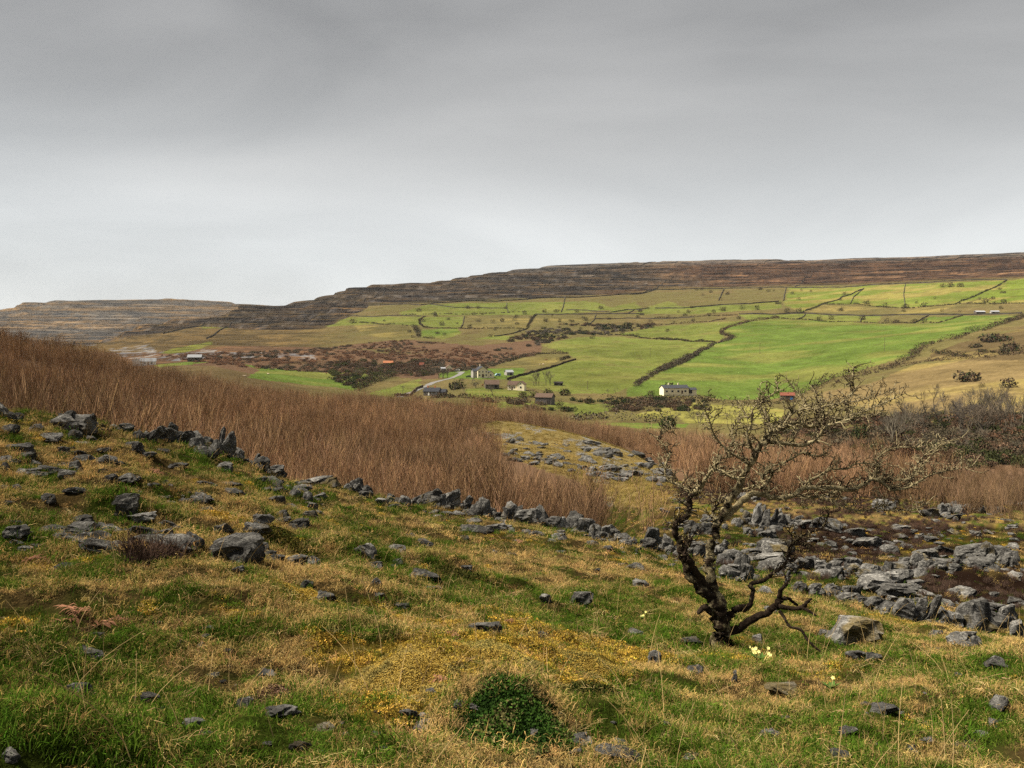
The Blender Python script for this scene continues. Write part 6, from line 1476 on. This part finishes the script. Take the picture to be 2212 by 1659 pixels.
YEL = flat('primrose_petal', (.80, .74, .30)); LEAFM = flat('primrose_leaf', (.07, .13, .03))
def primrose(label, fn, x, y, n, w):
    p = cast(*fn(x, y)); p.z += .04; t = empty('primrose_clump', p); tag(t, label, 'flower', 'primroses')
    for i in range(n):
        c = np.array([rng.uniform(-.5, .5) * w, rng.uniform(-.3, .3) * w, rng.uniform(.03, .10)]); nrm = np.array([rng.normal() * .3, -.7, .6]); nrm /= np.linalg.norm(nrm); a = np.cross(nrm, [1, 0, .2]); a /= np.linalg.norm(a); e = np.cross(nrm, a); b = MB()
        for k in range(5):
            g = k * 1.2566; d0 = a * math.cos(g) + e * math.sin(g); d1 = a * math.cos(g + .5) + e * math.sin(g + .5); d2 = a * math.cos(g - .5) + e * math.sin(g - .5); b.add([c, c + d2 * .012 + nrm * .004, c + d0 * .016 + nrm * .005, c + d1 * .012 + nrm * .004], [(0, 1, 2, 3)])
        b.tube([c - nrm * .001, (c + np.array([0, 0, -.05])) * (.6, .6, 1), (0, 0, -.05)], [.0015, .0015, .002], 3)
        new_obj('bloom', b.mesh('bloom'), YEL, t)
    for i in range(8):
        az = rng.uniform(0, 6.28); d = np.array([math.cos(az), math.sin(az), .45]); s = np.array([-d[1], d[0], 0]); b = MB(); l_ = rng.uniform(.05, .09); b.add([(0, 0, -.02), d * l_ * .5 + s * .016, d * l_, d * l_ * .5 - s * .016], [(0, 1, 2, 3)]); new_obj('leaf', b.mesh('leaf'), LEAFM, t)
primrose('clump of pale yellow primroses in the grass below the thorn trunk', Q6, 628, 358, 10, .17)
primrose('tiny pale yellow primrose left of the thorn trunk', Q5, 2140, 352, 3, .06)
primrose('single pale primrose at the lower right', Q6, 1055, 530, 1, .02)

# loose rubble too small to count, round the walls and over the limestone ground
LIB_RB = lib('rubble', ROCKS['slab'][:6] + ROCKS['boulder'][:6])
def rubble(n, us, vs_, rmin, rmax, s0, s1, thr):
    pts = []
    for i in range(n):
        u = rng.uniform(*us); v = vs_(u)
        p = cast(u, v, rmin, rmax)
        if fbm(np.array(p.x / 2.5), np.array(p.y / 2.5), 611, 3) > thr: pts.append(p[:])
    P = np.array(pts); m = len(P); s = s0 + (s1 - s0) * rng.random(m) ** 2.2
    P[:, 2] -= s * .06
    return P, np.stack([rng.normal(size=m) * .15, rng.normal(size=m) * .15, rng.random(m) * 6.28], 1), np.stack([s, s * rng.uniform(.6, 1, m), s * rng.uniform(.18, .5, m)], 1), np.ones((m, 3)), rng.integers(0, 12, m)
R1 = rubble(700, (1430, 2230), lambda u: rng.uniform(1072, np.interp(u, [1440, 1700, 2212], [1170, 1260, 1350])), 23, 74, .10, .55, .48)
R2 = rubble(420, (0, 700), lambda u: rng.uniform(np.interp(u, [0, 600], [890, 1040]), 1190), 6, 26, .05, .38, .47)
R3 = rubble(140, (840, 1650), lambda u: np.interp(u, [650, 850, 1000, 1300, 1450, 1650], [1050, 1090, 1115, 1165, 1205, 1265]) + rng.normal() * 9, 15, 40, .08, .4, .3)
R4 = rubble(260, (0, 2212), lambda u: rng.uniform(1230, 1650), 2, 22, .025, .10, .5)
R5 = rubble(420, (1100, 1440), lambda u: 940 + (u - 1100) * .17 + rng.uniform(0, 60), 72, 125, .2, 1.2, .48)
R_ = [np.concatenate([q[i] for q in (R1, R2, R3, R4, R5)]) for i in range(5)]
scatter('rubble', LIB_RB, *R_, 'small grey limestone rubble strewn between the rocks and along the walls', 'rubble')

# ------------------------------------------------------------------ air
b = MB(); b.box(-15000, 15000, -15000, 15000, CAM_Z - 120, CAM_Z + 270)
hz = new_obj('haze', b.mesh('haze')); m_, nt_, out_ = mat_new('thin_haze')
pv = N(nt_, 'ShaderNodeVolumePrincipled'); pv.inputs['Color'].default_value = (.86, .90, .95, 1); pv.inputs['Density'].default_value = 2.2e-5; pv.inputs['Anisotropy'].default_value = .2
L(nt_, pv.outputs[0], out_.inputs['Volume']); hz.data.materials.append(m_); tag(hz, 'thin pale haze filling the valley air', 'haze', None, 'stuff')
